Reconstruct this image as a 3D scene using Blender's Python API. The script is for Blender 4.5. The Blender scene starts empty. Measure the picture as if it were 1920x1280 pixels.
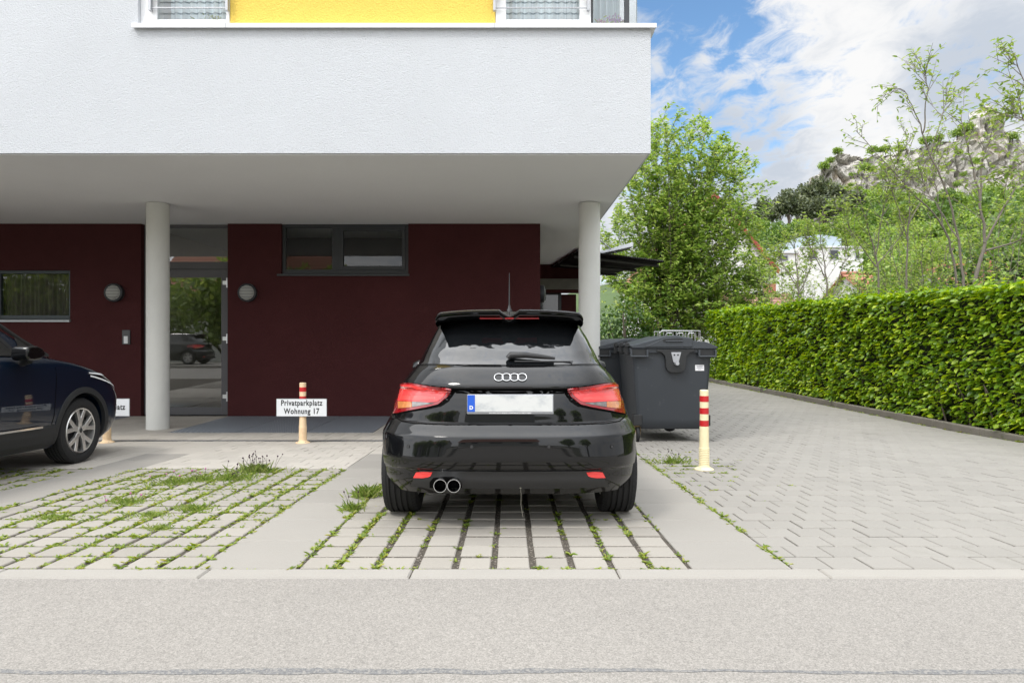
import bpy, bmesh, math, random
import numpy as np
from mathutils import Vector, Matrix, noise as mnoise

random.seed(7)
rng = np.random.default_rng(11)
R = math.radians
scene = bpy.context.scene
COL = scene.collection

# ------------------------------------------------------------------ camera
CAM_Z = 1.118
cd = bpy.data.cameras.new('camera')
cam = bpy.data.objects.new('camera', cd)
COL.objects.link(cam)
cam.location = (0, 0, CAM_Z)
cam.rotation_euler = (R(90), 0, 0)
cd.sensor_width = 36
cd.lens = 1260 / 1920 * 36
cd.shift_x = 5 / 1920
cd.clip_start = 0.05
cd.clip_end = 3000
scene.camera = cam

# ------------------------------------------------------------------ exposure and engine
scene.view_settings.view_transform = 'Standard'
scene.view_settings.look = 'None'
scene.view_settings.exposure = 0.92
scene.view_settings.gamma = 1
scene.render.engine = 'CYCLES'
cy = scene.cycles
cy.use_denoising = True
cy.max_bounces = 8
cy.diffuse_bounces = 4
cy.glossy_bounces = 4
cy.transparent_max_bounces = 12
cy.caustics_reflective = False
cy.caustics_refractive = False
cy.sample_clamp_indirect = 6

# ------------------------------------------------------------------ sun and sky
SUN_EL, SUN_AZ = 52.0, 224.0         # azimuth clockwise from +Y: behind the camera, to the left
sd = bpy.data.lights.new('sun', 'SUN')
sun = bpy.data.objects.new('sun', sd)
COL.objects.link(sun)
sd.energy = 0.9
sd.angle = R(11)
sd.color = (1.0, 0.955, 0.89)
_d = Vector((math.sin(R(SUN_AZ)) * math.cos(R(SUN_EL)), math.cos(R(SUN_AZ)) * math.cos(R(SUN_EL)), math.sin(R(SUN_EL))))
sun.rotation_euler = _d.to_track_quat('Z', 'Y').to_euler()
sun.location = _d * 60

w = bpy.data.worlds.new('World')
scene.world = w
w.use_nodes = True
wt = w.node_tree
wt.nodes.clear()
def wn(t, **kw):
    n = wt.nodes.new(t)
    for k, v in kw.items():
        setattr(n, k, v)
    return n
def wl(a, b): wt.links.new(a, b)
def wmath(op, a, b=None, c=None, clamp=False):
    n = wn('ShaderNodeMath', operation=op)
    n.use_clamp = clamp
    for i, v in enumerate((a, b, c)):
        if v is None: continue
        if isinstance(v, (int, float)): n.inputs[i].default_value = v
        else: wl(v, n.inputs[i])
    return n.outputs[0]
out = wn('ShaderNodeOutputWorld')
bg = wn('ShaderNodeBackground')
bg.inputs['Strength'].default_value = 0.12
sky = wn('ShaderNodeTexSky', sky_type='NISHITA')
sky.sun_disc = False
sky.sun_elevation = R(SUN_EL)
sky.sun_rotation = R(SUN_AZ)
sky.air_density = 1.0
sky.dust_density = 0.6
sky.ozone_density = 2.2
tc = wn('ShaderNodeTexCoord')
sep = wn('ShaderNodeSeparateXYZ'); wl(tc.outputs['Generated'], sep.inputs[0])
zc = wmath('ADD', wmath('MAXIMUM', sep.outputs['Z'], 0.0), 0.16)
px_ = wmath('DIVIDE', sep.outputs['X'], zc)
py_ = wmath('DIVIDE', sep.outputs['Y'], zc)
comb = wn('ShaderNodeCombineXYZ'); wl(px_, comb.inputs[0]); wl(py_, comb.inputs[1])
def wnoise(scale, detail, rough, dist=0.0, off=(0, 0, 0), stretch=(1, 1, 1), rot=0.0):
    mp = wn('ShaderNodeMapping'); wl(comb.outputs[0], mp.inputs[0])
    mp.inputs['Location'].default_value = off
    mp.inputs['Scale'].default_value = stretch
    mp.inputs['Rotation'].default_value = (0, 0, rot)
    n = wn('ShaderNodeTexNoise'); wl(mp.outputs[0], n.inputs['Vector'])
    n.inputs['Scale'].default_value = scale
    n.inputs['Detail'].default_value = detail
    n.inputs['Roughness'].default_value = rough
    n.inputs['Distortion'].default_value = dist
    return n.outputs['Fac']
def bump_dir(px, py, width):
    v = Vector(((px - 955) / 1260, 1, (640 - py) / 1260)).normalized()
    dn = wn('ShaderNodeVectorMath', operation='DOT_PRODUCT')
    nn = wn('ShaderNodeVectorMath', operation='NORMALIZE'); wl(tc.outputs['Generated'], nn.inputs[0])
    wl(nn.outputs[0], dn.inputs[0]); dn.inputs[1].default_value = v
    mr = wn('ShaderNodeMapRange', interpolation_type='SMOOTHSTEP')
    wl(dn.outputs['Value'], mr.inputs[0])
    mr.inputs[1].default_value = math.cos(R(width)); mr.inputs[2].default_value = 1.0
    return mr.outputs[0]
n1 = wnoise(1.7, 9, 0.58, 0.3, (3.1, 1.7, 0), (1.0, 0.8, 1), R(20))
n2 = wnoise(10.5, 9, 0.62, 0.5, (0.3, 5.2, 0), (1.15, 0.85, 1), R(35))
n3 = wnoise(1.1, 7, 0.55, 0.2, (7.3, 2.2, 0), (1, 1, 1), R(-25))
blue = bump_dir(1260, 110, 14.5)
blue2 = bump_dir(1330, 10, 7.0)
cov = wmath('ADD', wmath('MULTIPLY', n1, 0.55), wmath('MULTIPLY', n2, 1.15))
cov = wmath('SUBTRACT', cov, wmath('MULTIPLY', blue, 0.335))
cov = wmath('SUBTRACT', cov, wmath('MULTIPLY', blue2, 0.10))
mr = wn('ShaderNodeMapRange', interpolation_type='SMOOTHSTEP'); wl(cov, mr.inputs[0])
mr.inputs[1].default_value = 0.40; mr.inputs[2].default_value = 0.78
mask = mr.outputs[0]
grey = wmath('ADD', wmath('MULTIPLY', n3, 0.85), wmath('MULTIPLY', n2, 0.60))
g1 = bump_dir(1700, 130, 9.5); g2 = bump_dir(1420, 280, 8.0); g3 = bump_dir(1900, 60, 8.0)
wh = bump_dir(1600, 215, 5.5); wh2 = bump_dir(1480, 120, 8.0); wh3 = bump_dir(1700, 20, 5.0)
grey = wmath('ADD', grey, wmath('MULTIPLY', g1, 0.20))
grey = wmath('ADD', grey, wmath('MULTIPLY', g2, 0.30))
grey = wmath('ADD', grey, wmath('MULTIPLY', g3, 0.10))
grey = wmath('SUBTRACT', grey, wmath('MULTIPLY', wh, 0.30))
grey = wmath('SUBTRACT', grey, wmath('MULTIPLY', wh2, 0.30))
grey = wmath('SUBTRACT', grey, wmath('MULTIPLY', wh3, 0.20))
mg = wn('ShaderNodeMapRange', interpolation_type='SMOOTHSTEP'); wl(grey, mg.inputs[0])
mg.inputs[1].default_value = 0.57; mg.inputs[2].default_value = 1.02
ramp = wn('ShaderNodeMix', data_type='RGBA')
wl(mg.outputs[0], ramp.inputs['Factor'])
CL = 4.25
ramp.inputs['A'].default_value = (CL * 1.0, CL * 1.0, CL * 1.0, 1)
ramp.inputs['B'].default_value = (CL * 0.62, CL * 0.68, CL * 0.77, 1)
mixw = wn('ShaderNodeMix', data_type='RGBA')
wl(mask, mixw.inputs['Factor'])
skyg = wn('ShaderNodeMix', data_type='RGBA', blend_type='MULTIPLY')
skyg.inputs['Factor'].default_value = 1.0
wl(sky.outputs[0], skyg.inputs['A']); skyg.inputs['B'].default_value = (0.72, 0.86, 0.90, 1)
wl(skyg.outputs['Result'], mixw.inputs['A']); wl(ramp.outputs['Result'], mixw.inputs['B'])
zen = wn('ShaderNodeMapRange', interpolation_type='SMOOTHSTEP'); wl(sep.outputs['Z'], zen.inputs[0])
zen.inputs[1].default_value = 0.55; zen.inputs[2].default_value = 0.95; zen.inputs[3].default_value = 1.0; zen.inputs[4].default_value = 1.6
zm = wn('ShaderNodeMix', data_type='RGBA', blend_type='MULTIPLY'); zm.inputs['Factor'].default_value = 1.0
zcol = wn('ShaderNodeCombineXYZ')
sdn = wn('ShaderNodeVectorMath', operation='DOT_PRODUCT'); wl(tc.outputs['Generated'], sdn.inputs[0]); sdn.inputs[1].default_value = _d
sbr = wn('ShaderNodeMapRange', interpolation_type='SMOOTHSTEP'); wl(sdn.outputs['Value'], sbr.inputs[0])
sbr.inputs[1].default_value = -0.1; sbr.inputs[2].default_value = 0.8; sbr.inputs[3].default_value = 1.0; sbr.inputs[4].default_value = 2.6
zfac = wmath('MULTIPLY', zen.outputs[0], sbr.outputs[0])
for _i in range(3): wl(zfac, zcol.inputs[_i])
wl(mixw.outputs['Result'], zm.inputs['A']); wl(zcol.outputs[0], zm.inputs['B'])
wl(zm.outputs['Result'], bg.inputs['Color'])
wl(bg.outputs[0], out.inputs['Surface'])

# ------------------------------------------------------------------ helpers
def gz(y):
    if y < 3.18: return 0.0
    return 0.0884 - 0.0278 * min(y, 9.6)
FLAT = gz(20)

def tag(o, label, cat, group=None, kind=None):
    o['label'] = label; o['category'] = cat
    if group: o['group'] = group
    if kind: o['kind'] = kind
    return o

def thing(name, label, cat, loc=(0, 0, 0), rz=0.0, group=None, rx=0.0):
    o = bpy.data.objects.new(name, None)
    COL.objects.link(o)
    o.location = loc; o.rotation_euler = (rx, 0, rz)
    o.empty_display_size = 0.1
    return tag(o, label, cat, group)

def structure(o, label, cat):
    return tag(o, label, cat, None, 'structure')

class MB:
    def __init__(s): s.v = []; s.f = []; s.m = []
    def add(s, vs, fs, mi=0):
        b = len(s.v); s.v += [tuple(p) for p in vs]
        for f in fs: s.f.append(tuple(i + b for i in f)); s.m.append(mi)
    def box(s, x0, x1, y0, y1, z0, z1, mi=0):
        s.add([(x0, y0, z0), (x1, y0, z0), (x1, y1, z0), (x0, y1, z0), (x0, y0, z1), (x1, y0, z1), (x1, y1, z1), (x0, y1, z1)],
              [(3, 2, 1, 0), (4, 5, 6, 7), (0, 1, 5, 4), (1, 2, 6, 5), (2, 3, 7, 6), (3, 0, 4, 7)], mi)
    def quad(s, a, b, c, d, mi=0): s.add([a, b, c, d], [(0, 1, 2, 3)], mi)
    def stone(s, x0, x1, y0, y1, zf, h=0.05, ch=0.006, mi=0, dz=0.0):
        """a paver whose top follows the ground slope zf(y), with chamfered arrises"""
        a, b = zf(y0) + dz, zf(y1) + dz
        c = ch
        vs = [(x0, y0, a - h), (x1, y0, a - h), (x1, y1, b - h), (x0, y1, b - h),
              (x0, y0, a - c), (x1, y0, a - c), (x1, y1, b - c), (x0, y1, b - c),
              (x0 + c, y0 + c, a), (x1 - c, y0 + c, a), (x1 - c, y1 - c, b), (x0 + c, y1 - c, b)]
        fs = [(8, 9, 10, 11)]
        for i in range(4):
            j = (i + 1) % 4
            fs += [(i, j, 4 + j, 4 + i), (4 + i, 4 + j, 8 + j, 8 + i)]
        s.add(vs, fs, mi)
    def tube(s, pts, r, n=8, mi=0, cap=True):
        pts = [Vector(p) for p in pts]
        rs = r if isinstance(r, (list, tuple)) else [r] * len(pts)
        rings = []
        ref = None
        for i, p in enumerate(pts):
            d = (pts[min(i + 1, len(pts) - 1)] - pts[max(i - 1, 0)])
            if d.length < 1e-9: d = Vector((0, 0, 1))
            d.normalize()
            if ref is None:
                ref = Vector((0, 0, 1)) if abs(d.z) < 0.9 else Vector((1, 0, 0))
            u = d.cross(ref)
            if u.length < 1e-6: u = d.cross(Vector((0, 1, 0)))
            u.normalize(); vv = d.cross(u).normalized()
            ref = u.cross(d) if abs(d.dot(ref)) > 0.95 else ref
            rings.append([p + (u * math.cos(t) + vv * math.sin(t)) * rs[i] for t in [2 * math.pi * k / n for k in range(n)]])
        vs = [q for ring in rings for q in ring]
        fs = []
        for i in range(len(pts) - 1):
            for k in range(n):
                fs.append((i * n + k, i * n + (k + 1) % n, (i + 1) * n + (k + 1) % n, (i + 1) * n + k))
        if cap:
            fs.append(tuple(range(n - 1, -1, -1)))
            fs.append(tuple((len(pts) - 1) * n + k for k in range(n)))
        s.add(vs, fs, mi)
    def lathe(s, prof, n=32, axis='z', c=(0, 0, 0), mi=0, mis=None):
        """profile of (radius, height) turned round an axis"""
        vs = []
        for (r, h) in prof:
            for k in range(n):
                t = 2 * math.pi * k / n
                a, b = r * math.cos(t), r * math.sin(t)
                p = (a, b, h) if axis == 'z' else ((h, a, b) if axis == 'x' else (a, h, b))
                vs.append((p[0] + c[0], p[1] + c[1], p[2] + c[2]))
        base = len(s.v); s.v += vs
        for i in range(len(prof) - 1):
            for k in range(n):
                s.f.append((base + i * n + k, base + i * n + (k + 1) % n, base + (i + 1) * n + (k + 1) % n, base + (i + 1) * n + k))
                s.m.append(mis[i] if mis else mi)
    def prism(s, poly, d0, d1, axis='y', mi=0):
        """poly (a,b) pulled along an axis; 'y': (x,z), 'x': (y,z), 'z': (x,y)"""
        n = len(poly)
        def mk(a, b, d):
            return (a, d, b) if axis == 'y' else ((d, a, b) if axis == 'x' else (a, b, d))
        vs = [mk(a, b, d0) for a, b in poly] + [mk(a, b, d1) for a, b in poly]
        fs = [tuple(range(n - 1, -1, -1)), tuple(range(n, 2 * n))]
        for i in range(n):
            j = (i + 1) % n
            fs.append((i, j, n + j, n + i))
        s.add(vs, fs, mi)
    def build(s, name, mats, parent=None, smooth=None, bevel=0, recalc=True, loc=None, segs=2):
        me = bpy.data.meshes.new(name)
        me.from_pydata(s.v, [], s.f)
        if not isinstance(mats, (list, tuple)): mats = [mats]
        for m in mats: me.materials.append(m)
        if len(mats) > 1: me.polygons.foreach_set('material_index', s.m)
        if recalc:
            bm = bmesh.new(); bm.from_mesh(me)
            bmesh.ops.recalc_face_normals(bm, faces=bm.faces); bm.to_mesh(me); bm.free()
        if smooth is not None:
            me.polygons.foreach_set('use_smooth', [True] * len(me.polygons))
            me.set_sharp_from_angle(angle=R(smooth))
        me.update()
        o = bpy.data.objects.new(name, me)
        COL.objects.link(o)
        if parent: o.parent = parent
        if loc: o.location = loc
        if bevel:
            b = o.modifiers.new('bevel', 'BEVEL'); b.width = bevel; b.segments = segs; b.limit_method = 'ANGLE'; b.angle_limit = R(40)
        return o

def copy_tree(o, parent=None):
    c = o.copy(); COL.objects.link(c)
    if parent: c.parent = parent
    for ch in list(o.children): copy_tree(ch, c)
    return c

# ------------------------------------------------------------------ materials
def mat(name, col, rough=0.6, metal=0.0, var=0.0, vs=4.0, bump=0.0, bs=60.0, island=0.0, coat=0.0, coat_r=0.03, spec=0.5,
        grain=0.0, gs=300.0, patch=None, bdist=0.01, detail=5.0, stretch=None):
    m = bpy.data.materials.new(name); m.use_nodes = True
    nt = m.node_tree; b = nt.nodes['Principled BSDF']
    b.inputs['Base Color'].default_value = (*col, 1)
    b.inputs['Roughness'].default_value = rough
    b.inputs['Metallic'].default_value = metal
    b.inputs['Specular IOR Level'].default_value = spec
    b.inputs['Coat Weight'].default_value = coat
    b.inputs['Coat Roughness'].default_value = coat_r
    L = nt.links.new
    def N(t, **k):
        n = nt.nodes.new(t)
        for kk, v in k.items(): setattr(n, kk, v)
        return n
    tcn = N('ShaderNodeTexCoord')
    vec = tcn.outputs['Object']
    if stretch:
        mp = N('ShaderNodeMapping'); L(vec, mp.inputs[0]); mp.inputs['Scale'].default_value = stretch; vec = mp.outputs[0]
    def noise(sc, det=5.0, ro=0.6):
        n = N('ShaderNodeTexNoise'); L(vec, n.inputs['Vector'])
        n.inputs['Scale'].default_value = sc; n.inputs['Detail'].default_value = det; n.inputs['Roughness'].default_value = ro
        return n.outputs['Fac']
    def mth(op, a, bb):
        n = N('ShaderNodeMath', operation=op)
        for i, v in enumerate((a, bb)):
            if isinstance(v, (int, float)): n.inputs[i].default_value = v
            else: L(v, n.inputs[i])
        return n.outputs[0]
    val = None
    def acc(x):
        nonlocal val
        val = x if val is None else mth('ADD', val, x)
    if var: acc(mth('MULTIPLY', mth('SUBTRACT', noise(vs, detail, 0.62), 0.5), 2 * var))
    if grain: acc(mth('MULTIPLY', mth('SUBTRACT', noise(gs, 2.0, 0.7), 0.5), 2 * grain))
    if island:
        g = N('ShaderNodeNewGeometry')
        acc(mth('MULTIPLY', mth('SUBTRACT', g.outputs['Random Per Island'], 0.5), 2 * island))
    colsock = None
    if val is not None:
        hs = N('ShaderNodeHueSaturation'); hs.inputs['Color'].default_value = (*col, 1)
        L(mth('MAXIMUM', mth('ADD', val, 1.0), 0.02), hs.inputs['Value'])
        colsock = hs.outputs[0]
    if patch:      # (colour, scale, threshold, softness)
        pc, ps, pt, pw = patch
        mr = N('ShaderNodeMapRange', interpolation_type='SMOOTHSTEP'); L(noise(ps, 8, 0.65), mr.inputs[0])
        mr.inputs[1].default_value = pt; mr.inputs[2].default_value = pt + pw
        mx = N('ShaderNodeMix', data_type='RGBA'); L(mr.outputs[0], mx.inputs['Factor'])
        if colsock: L(colsock, mx.inputs['A'])
        else: mx.inputs['A'].default_value = (*col, 1)
        mx.inputs['B'].default_value = (*pc, 1)
        colsock = mx.outputs['Result']
    if colsock: L(colsock, b.inputs['Base Color'])
    if bump:
        bn = N('ShaderNodeBump'); bn.inputs['Strength'].default_value = bump; bn.inputs['Distance'].default_value = bdist
        L(noise(bs, 4, 0.6), bn.inputs['Height']); L(bn.outputs[0], b.inputs['Normal'])
    return m

def leaf_mat(name, cols, trans=0.35, rough=0.36, spec=0.55):
    m = bpy.data.materials.new(name); m.use_nodes = True
    nt = m.node_tree; nt.nodes.clear(); L = nt.links.new
    o = nt.nodes.new('ShaderNodeOutputMaterial')
    g = nt.nodes.new('ShaderNodeNewGeometry')
    r = nt.nodes.new('ShaderNodeValToRGB')
    e = r.color_ramp.elements
    while len(e) < len(cols): e.new(0.5)
    for i, c in enumerate(cols):
        e[i].position = i / (len(cols) - 1); e[i].color = (*c, 1)
    L(g.outputs['Random Per Island'], r.inputs[0])
    b = nt.nodes.new('ShaderNodeBsdfPrincipled'); b.inputs['Roughness'].default_value = rough
    b.inputs['Specular IOR Level'].default_value = spec
    L(r.outputs[0], b.inputs['Base Color'])
    t = nt.nodes.new('ShaderNodeBsdfTranslucent')
    hs = nt.nodes.new('ShaderNodeHueSaturation'); hs.inputs['Saturation'].default_value = 1.1; hs.inputs['Value'].default_value = 1.5
    hs.inputs['Hue'].default_value = 0.485
    L(r.outputs[0], hs.inputs['Color']); L(hs.outputs[0], t.inputs['Color'])
    mx = nt.nodes.new('ShaderNodeMixShader'); mx.inputs[0].default_value = trans
    L(b.outputs[0], mx.inputs[1]); L(t.outputs[0], mx.inputs[2]); L(mx.outputs[0], o.inputs[0])
    return m

def glass_mat(name, tint=(0.5, 0.55, 0.53), refl=0.16, grc=(1, 1, 1), rough=0.0):
    """a pane: part mirror, part tinted see-through, more mirror at grazing angles"""
    m = bpy.data.materials.new(name); m.use_nodes = True
    nt = m.node_tree; nt.nodes.clear(); L = nt.links.new
    o = nt.nodes.new('ShaderNodeOutputMaterial')
    t = nt.nodes.new('ShaderNodeBsdfTransparent'); t.inputs[0].default_value = (*tint, 1)
    g = nt.nodes.new('ShaderNodeBsdfGlossy'); g.inputs['Roughness'].default_value = rough; g.inputs[0].default_value = (*grc, 1)
    lw = nt.nodes.new('ShaderNodeLayerWeight'); lw.inputs[0].default_value = 0.2
    mr = nt.nodes.new('ShaderNodeMapRange'); L(lw.outputs['Fresnel'], mr.inputs[0])
    mr.inputs[1].default_value = 0.0; mr.inputs[2].default_value = 1.0
    mr.inputs[3].default_value = refl; mr.inputs[4].default_value = 1.0
    mx = nt.nodes.new('ShaderNodeMixShader')
    L(mr.outputs[0], mx.inputs[0]); L(t.outputs[0], mx.inputs[1]); L(g.outputs[0], mx.inputs[2]); L(mx.outputs[0], o.inputs[0])
    return m

M = {}
M['render_white'] = mat('white_render', (0.59, 0.61, 0.64), 0.9, var=0.06, vs=0.9, bump=0.8, bs=75, bdist=0.018, grain=0.12, gs=80)
M['soffit'] = mat('soffit_render', (0.86, 0.87, 0.88), 0.9, var=0.05, vs=0.6, bump=0.5, bs=75, bdist=0.010, grain=0.06, gs=80)
M['render_yellow'] = mat('yellow_render', (0.86, 0.62, 0.12), 0.9, var=0.03, bump=1.0, bs=58, bdist=0.022, grain=0.16, gs=70)
M['render_red'] = mat('wine_red_render', (0.070, 0.0205, 0.0215), 0.92, var=0.24, vs=0.9, bump=0.9, bs=85, bdist=0.014, grain=0.28, gs=90, patch=((0.10, 0.035, 0.035), 1.7, 0.60, 0.25), spec=0.2)
M['white_frame'] = mat('white_frame_paint', (0.82, 0.83, 0.84), 0.35)
M['sill_metal'] = mat('white_sill_metal', (0.80, 0.81, 0.83), 0.4, var=0.02)
M['anthracite'] = mat('anthracite_frame', (0.035, 0.038, 0.043), 0.45, var=0.08)
M['anthracite_blue'] = mat('slate_frame', (0.045, 0.058, 0.066), 0.45)
M['door_grey'] = mat('grey_door_frame', (0.085, 0.083, 0.09), 0.45, var=0.04)
M['alu'] = mat('aluminium', (0.72, 0.73, 0.74), 0.35, 0.7)
M['steel'] = mat('galvanised_steel', (0.42, 0.43, 0.45), 0.5, 0.6, var=0.12, vs=20)
M['wire'] = mat('bright_wire', (0.65, 0.65, 0.66), 0.3, 0.8)
M['concrete_col'] = mat('column_concrete', (0.66, 0.66, 0.63), 0.85, var=0.09, vs=3.0, bump=0.25, bs=50, bdist=0.004, grain=0.05, gs=90, patch=((0.22, 0.22, 0.20), 22, 0.70, 0.03), stretch=(1, 1, 0.6))
M['concrete_beam'] = mat('beam_concrete', (0.20, 0.19, 0.165), 0.9, var=0.25, vs=6, bump=0.3)
M['asphalt'] = mat('pale_asphalt', (0.25, 0.235, 0.214), 0.9, var=0.13, vs=0.7, patch=((0.20, 0.195, 0.19), 34, 0.73, 0.03))
M['tar'] = mat('tar_seam', (0.15, 0.15, 0.15), 0.85, grain=0.8, gs=120, bump=0.3, patch=((0.235, 0.225, 0.21), 70, 0.50, 0.06))
M['kerb'] = mat('kerb_concrete', (0.315, 0.298, 0.27), 0.9, var=0.08, vs=3, grain=0.22, gs=170, bump=0.3, bs=200, bdist=0.003)
M['paver'] = mat('paver_concrete', (0.305, 0.284, 0.250), 0.9, var=0.09, vs=1.6, grain=0.20, gs=190, island=0.075, bump=0.3, bs=220, bdist=0.003, patch=((0.26, 0.245, 0.215), 5, 0.64, 0.12))
M['drive'] = mat('driveway_paver', (0.272, 0.258, 0.234), 0.9, var=0.10, vs=0.6, grain=0.18, gs=170, island=0.04, bump=0.3, bs=220, bdist=0.003, patch=((0.22, 0.21, 0.185), 1.3, 0.56, 0.22))
M['slab'] = mat('slab_concrete', (0.29, 0.274, 0.248), 0.9, var=0.07, vs=1.4, grain=0.22, gs=210, island=0.05, bump=0.25, bs=240, bdist=0.003, patch=((0.27, 0.255, 0.23), 2.3, 0.63, 0.16))
M['apron'] = mat('apron_paver', (0.44, 0.41, 0.365), 0.9, var=0.08, vs=1.4, grain=0.12, gs=150, island=0.07, bump=0.2, bs=200, bdist=0.003)
M['soil'] = mat('joint_soil', (0.065, 0.055, 0.042), 0.95, var=0.5, vs=60, grain=0.9, gs=55, bump=0.9, bs=70, bdist=0.015, patch=((0.34, 0.30, 0.26), 75, 0.57, 0.05))
M['ground'] = mat('ground_earth', (0.07, 0.075, 0.04), 0.95, var=0.4, vs=0.5)
M['grating'] = None
M['old_kerb'] = mat('weathered_kerb', (0.16, 0.145, 0.12), 0.92, var=0.35, vs=4, grain=0.3, gs=90, bump=0.5, bs=60, bdist=0.006, patch=((0.09, 0.10, 0.05), 7, 0.58, 0.1))
M['bark'] = mat('bark', (0.13, 0.105, 0.085), 0.9, var=0.3, vs=14, bump=0.4)
M['bark_grey'] = mat('grey_bark', (0.19, 0.165, 0.14), 0.9, var=0.3, vs=14, bump=0.4)
M['leaf_hedge'] = leaf_mat('hedge_leaf', [(0.07, 0.15, 0.012), (0.15, 0.28, 0.018), (0.27, 0.42, 0.028), (0.45, 0.56, 0.045)], 0.38, 0.34)
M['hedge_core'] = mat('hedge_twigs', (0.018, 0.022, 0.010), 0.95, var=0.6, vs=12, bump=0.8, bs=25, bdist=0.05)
M['leaf_bush'] = leaf_mat('bush_leaf', [(0.11, 0.205, 0.04), (0.21, 0.34, 0.07), (0.32, 0.45, 0.10), (0.47, 0.56, 0.17)], 0.40, 0.36)
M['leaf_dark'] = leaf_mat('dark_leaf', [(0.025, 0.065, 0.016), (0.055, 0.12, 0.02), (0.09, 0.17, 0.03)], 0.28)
M['leaf_sapling'] = leaf_mat('sapling_leaf', [(0.14, 0.23, 0.05), (0.24, 0.35, 0.075), (0.37, 0.46, 0.12)], 0.42, 0.34)
M['leaf_hill'] = leaf_mat('hill_leaf', [(0.12, 0.21, 0.035), (0.20, 0.32, 0.05), (0.33, 0.43, 0.09)], 0.36)
M['leaf_hill_dark'] = leaf_mat('hill_leaf_dark', [(0.06, 0.12, 0.025), (0.11, 0.20, 0.035), (0.18, 0.28, 0.055)], 0.32)
M['needle'] = leaf_mat('pine_needle', [(0.06, 0.085, 0.045), (0.11, 0.135, 0.065), (0.18, 0.20, 0.10)], 0.25)
M['grass'] = leaf_mat('weed_leaf', [(0.09, 0.15, 0.022), (0.16, 0.24, 0.03), (0.25, 0.33, 0.045), (0.36, 0.36, 0.07)], 0.35, 0.5)
M['grass_clump'] = leaf_mat('clump_leaf', [(0.17, 0.28, 0.05), (0.30, 0.41, 0.09), (0.46, 0.50, 0.20)], 0.35, 0.5)
M['stem_dark'] = mat('flower_stem', (0.07, 0.08, 0.04), 0.8)
M['flower_head'] = mat('dark_flower_head', (0.045, 0.02, 0.035), 0.8)
M['pink'] = mat('pink_petal', (0.50, 0.16, 0.34), 0.7)
M['purple'] = mat('purple_petal', (0.38, 0.20, 0.46), 0.7)
M['red_petal'] = mat('red_petal', (0.55, 0.09, 0.14), 0.7)
M['rock'] = None
M['tile'] = mat('red_tiles', (0.36, 0.155, 0.10), 0.8, var=0.25, vs=6, bump=0.3, bs=12)
M['white_wall'] = mat('white_house_wall', (0.72, 0.72, 0.71), 0.9, var=0.05)
M['blue_metal'] = mat('pale_blue_metal', (0.42, 0.50, 0.56), 0.5, 0.2)
M['red_trim'] = mat('red_barge_board', (0.32, 0.05, 0.04), 0.6)
M['slate'] = mat('slate_roof', (0.16, 0.165, 0.18), 0.7, var=0.15, vs=8)
M['dark_glass'] = mat('dark_pane', (0.02, 0.025, 0.03), 0.05, spec=0.8)
M['glass'] = glass_mat('window_glass', (0.62, 0.68, 0.66), 0.13)
M['glass_door'] = glass_mat('door_glass', (0.72, 0.74, 0.71), 0.14)
M['glass_up'] = glass_mat('upper_glass', (0.93, 0.97, 0.98), 0.10)
M['glass_low'] = glass_mat('basement_glass', (0.72, 0.75, 0.74), 0.035)
M['hall'] = mat('hall_paint', (0.50, 0.49, 0.45), 0.9, var=0.05)
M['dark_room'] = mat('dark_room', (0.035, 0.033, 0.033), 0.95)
M['black_plastic'] = mat('black_plastic', (0.014, 0.014, 0.015), 0.5, grain=0.15, gs=400)
M['rubber'] = mat('tyre_rubber', (0.011, 0.011, 0.012), 0.75, var=0.25, vs=14, bump=0.25, bs=160, bdist=0.002)
M['paint_black'] = mat('black_car_paint', (0.0030, 0.0032, 0.0038), 0.35, coat=1.0, coat_r=0.04, spec=0.05)
M['paint_navy'] = mat('navy_car_paint', (0.0014, 0.0065, 0.018), 0.35, 0.0, coat=1.0, coat_r=0.015, spec=0.15)
M['paint_red'] = mat('dark_red_car_paint', (0.10, 0.008, 0.012), 0.3, coat=1.0, coat_r=0.02)
M['valance'] = mat('valance_plastic', (0.026, 0.026, 0.027), 0.55, grain=0.25, gs=350, bump=0.15, bs=500, bdist=0.001)
M['cladding'] = mat('grey_cladding', (0.016, 0.017, 0.019), 0.6, grain=0.2, gs=300)
M['chrome'] = mat('chrome', (0.80, 0.81, 0.82), 0.12, 1.0)
M['rim'] = mat('machined_alloy', (0.66, 0.65, 0.63), 0.28, 0.85)
M['rim_dark'] = mat('dark_alloy', (0.025, 0.026, 0.028), 0.4, 0.3)
M['gap'] = mat('shut_line', (0.002, 0.002, 0.002), 0.9, spec=0.1)
M['lens_red'] = mat('red_lens', (0.85, 0.05, 0.048), 0.22, coat=1.0, coat_r=0.02, var=0.28, vs=11, stretch=(0.5, 1, 3.2))
M['lens_bright'] = mat('bright_red_lens', (0.85, 0.075, 0.065), 0.2, coat=1.0, var=0.3, vs=14, stretch=(0.6, 1, 3))
M['lens_deep'] = mat('deep_red_lens', (0.26, 0.006, 0.010), 0.2, coat=1.0)
M['lens_amber'] = mat('amber_lens', (0.55, 0.20, 0.06), 0.15, coat=1.0, var=0.6, vs=26)
M['lens_clear'] = mat('clear_lens', (0.22, 0.20, 0.19), 0.08, 0.5, var=0.8, vs=30, coat=1.0)
M['plate'] = mat('number_plate', (0.60, 0.61, 0.60), 0.4, patch=((0.33, 0.36, 0.39), 6.0, 0.46, 0.3), stretch=(1, 1, 1.6))
M['plate_blue'] = mat('plate_blue', (0.015, 0.10, 0.55), 0.35)
M['plate_white'] = mat('plate_white', (0.80, 0.80, 0.80), 0.4)
M['plate_frame'] = mat('plate_frame', (0.33, 0.34, 0.36), 0.35, 0.5)
M['car_glass'] = glass_mat('rear_glass', (0.20, 0.225, 0.23), 0.30)
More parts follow.
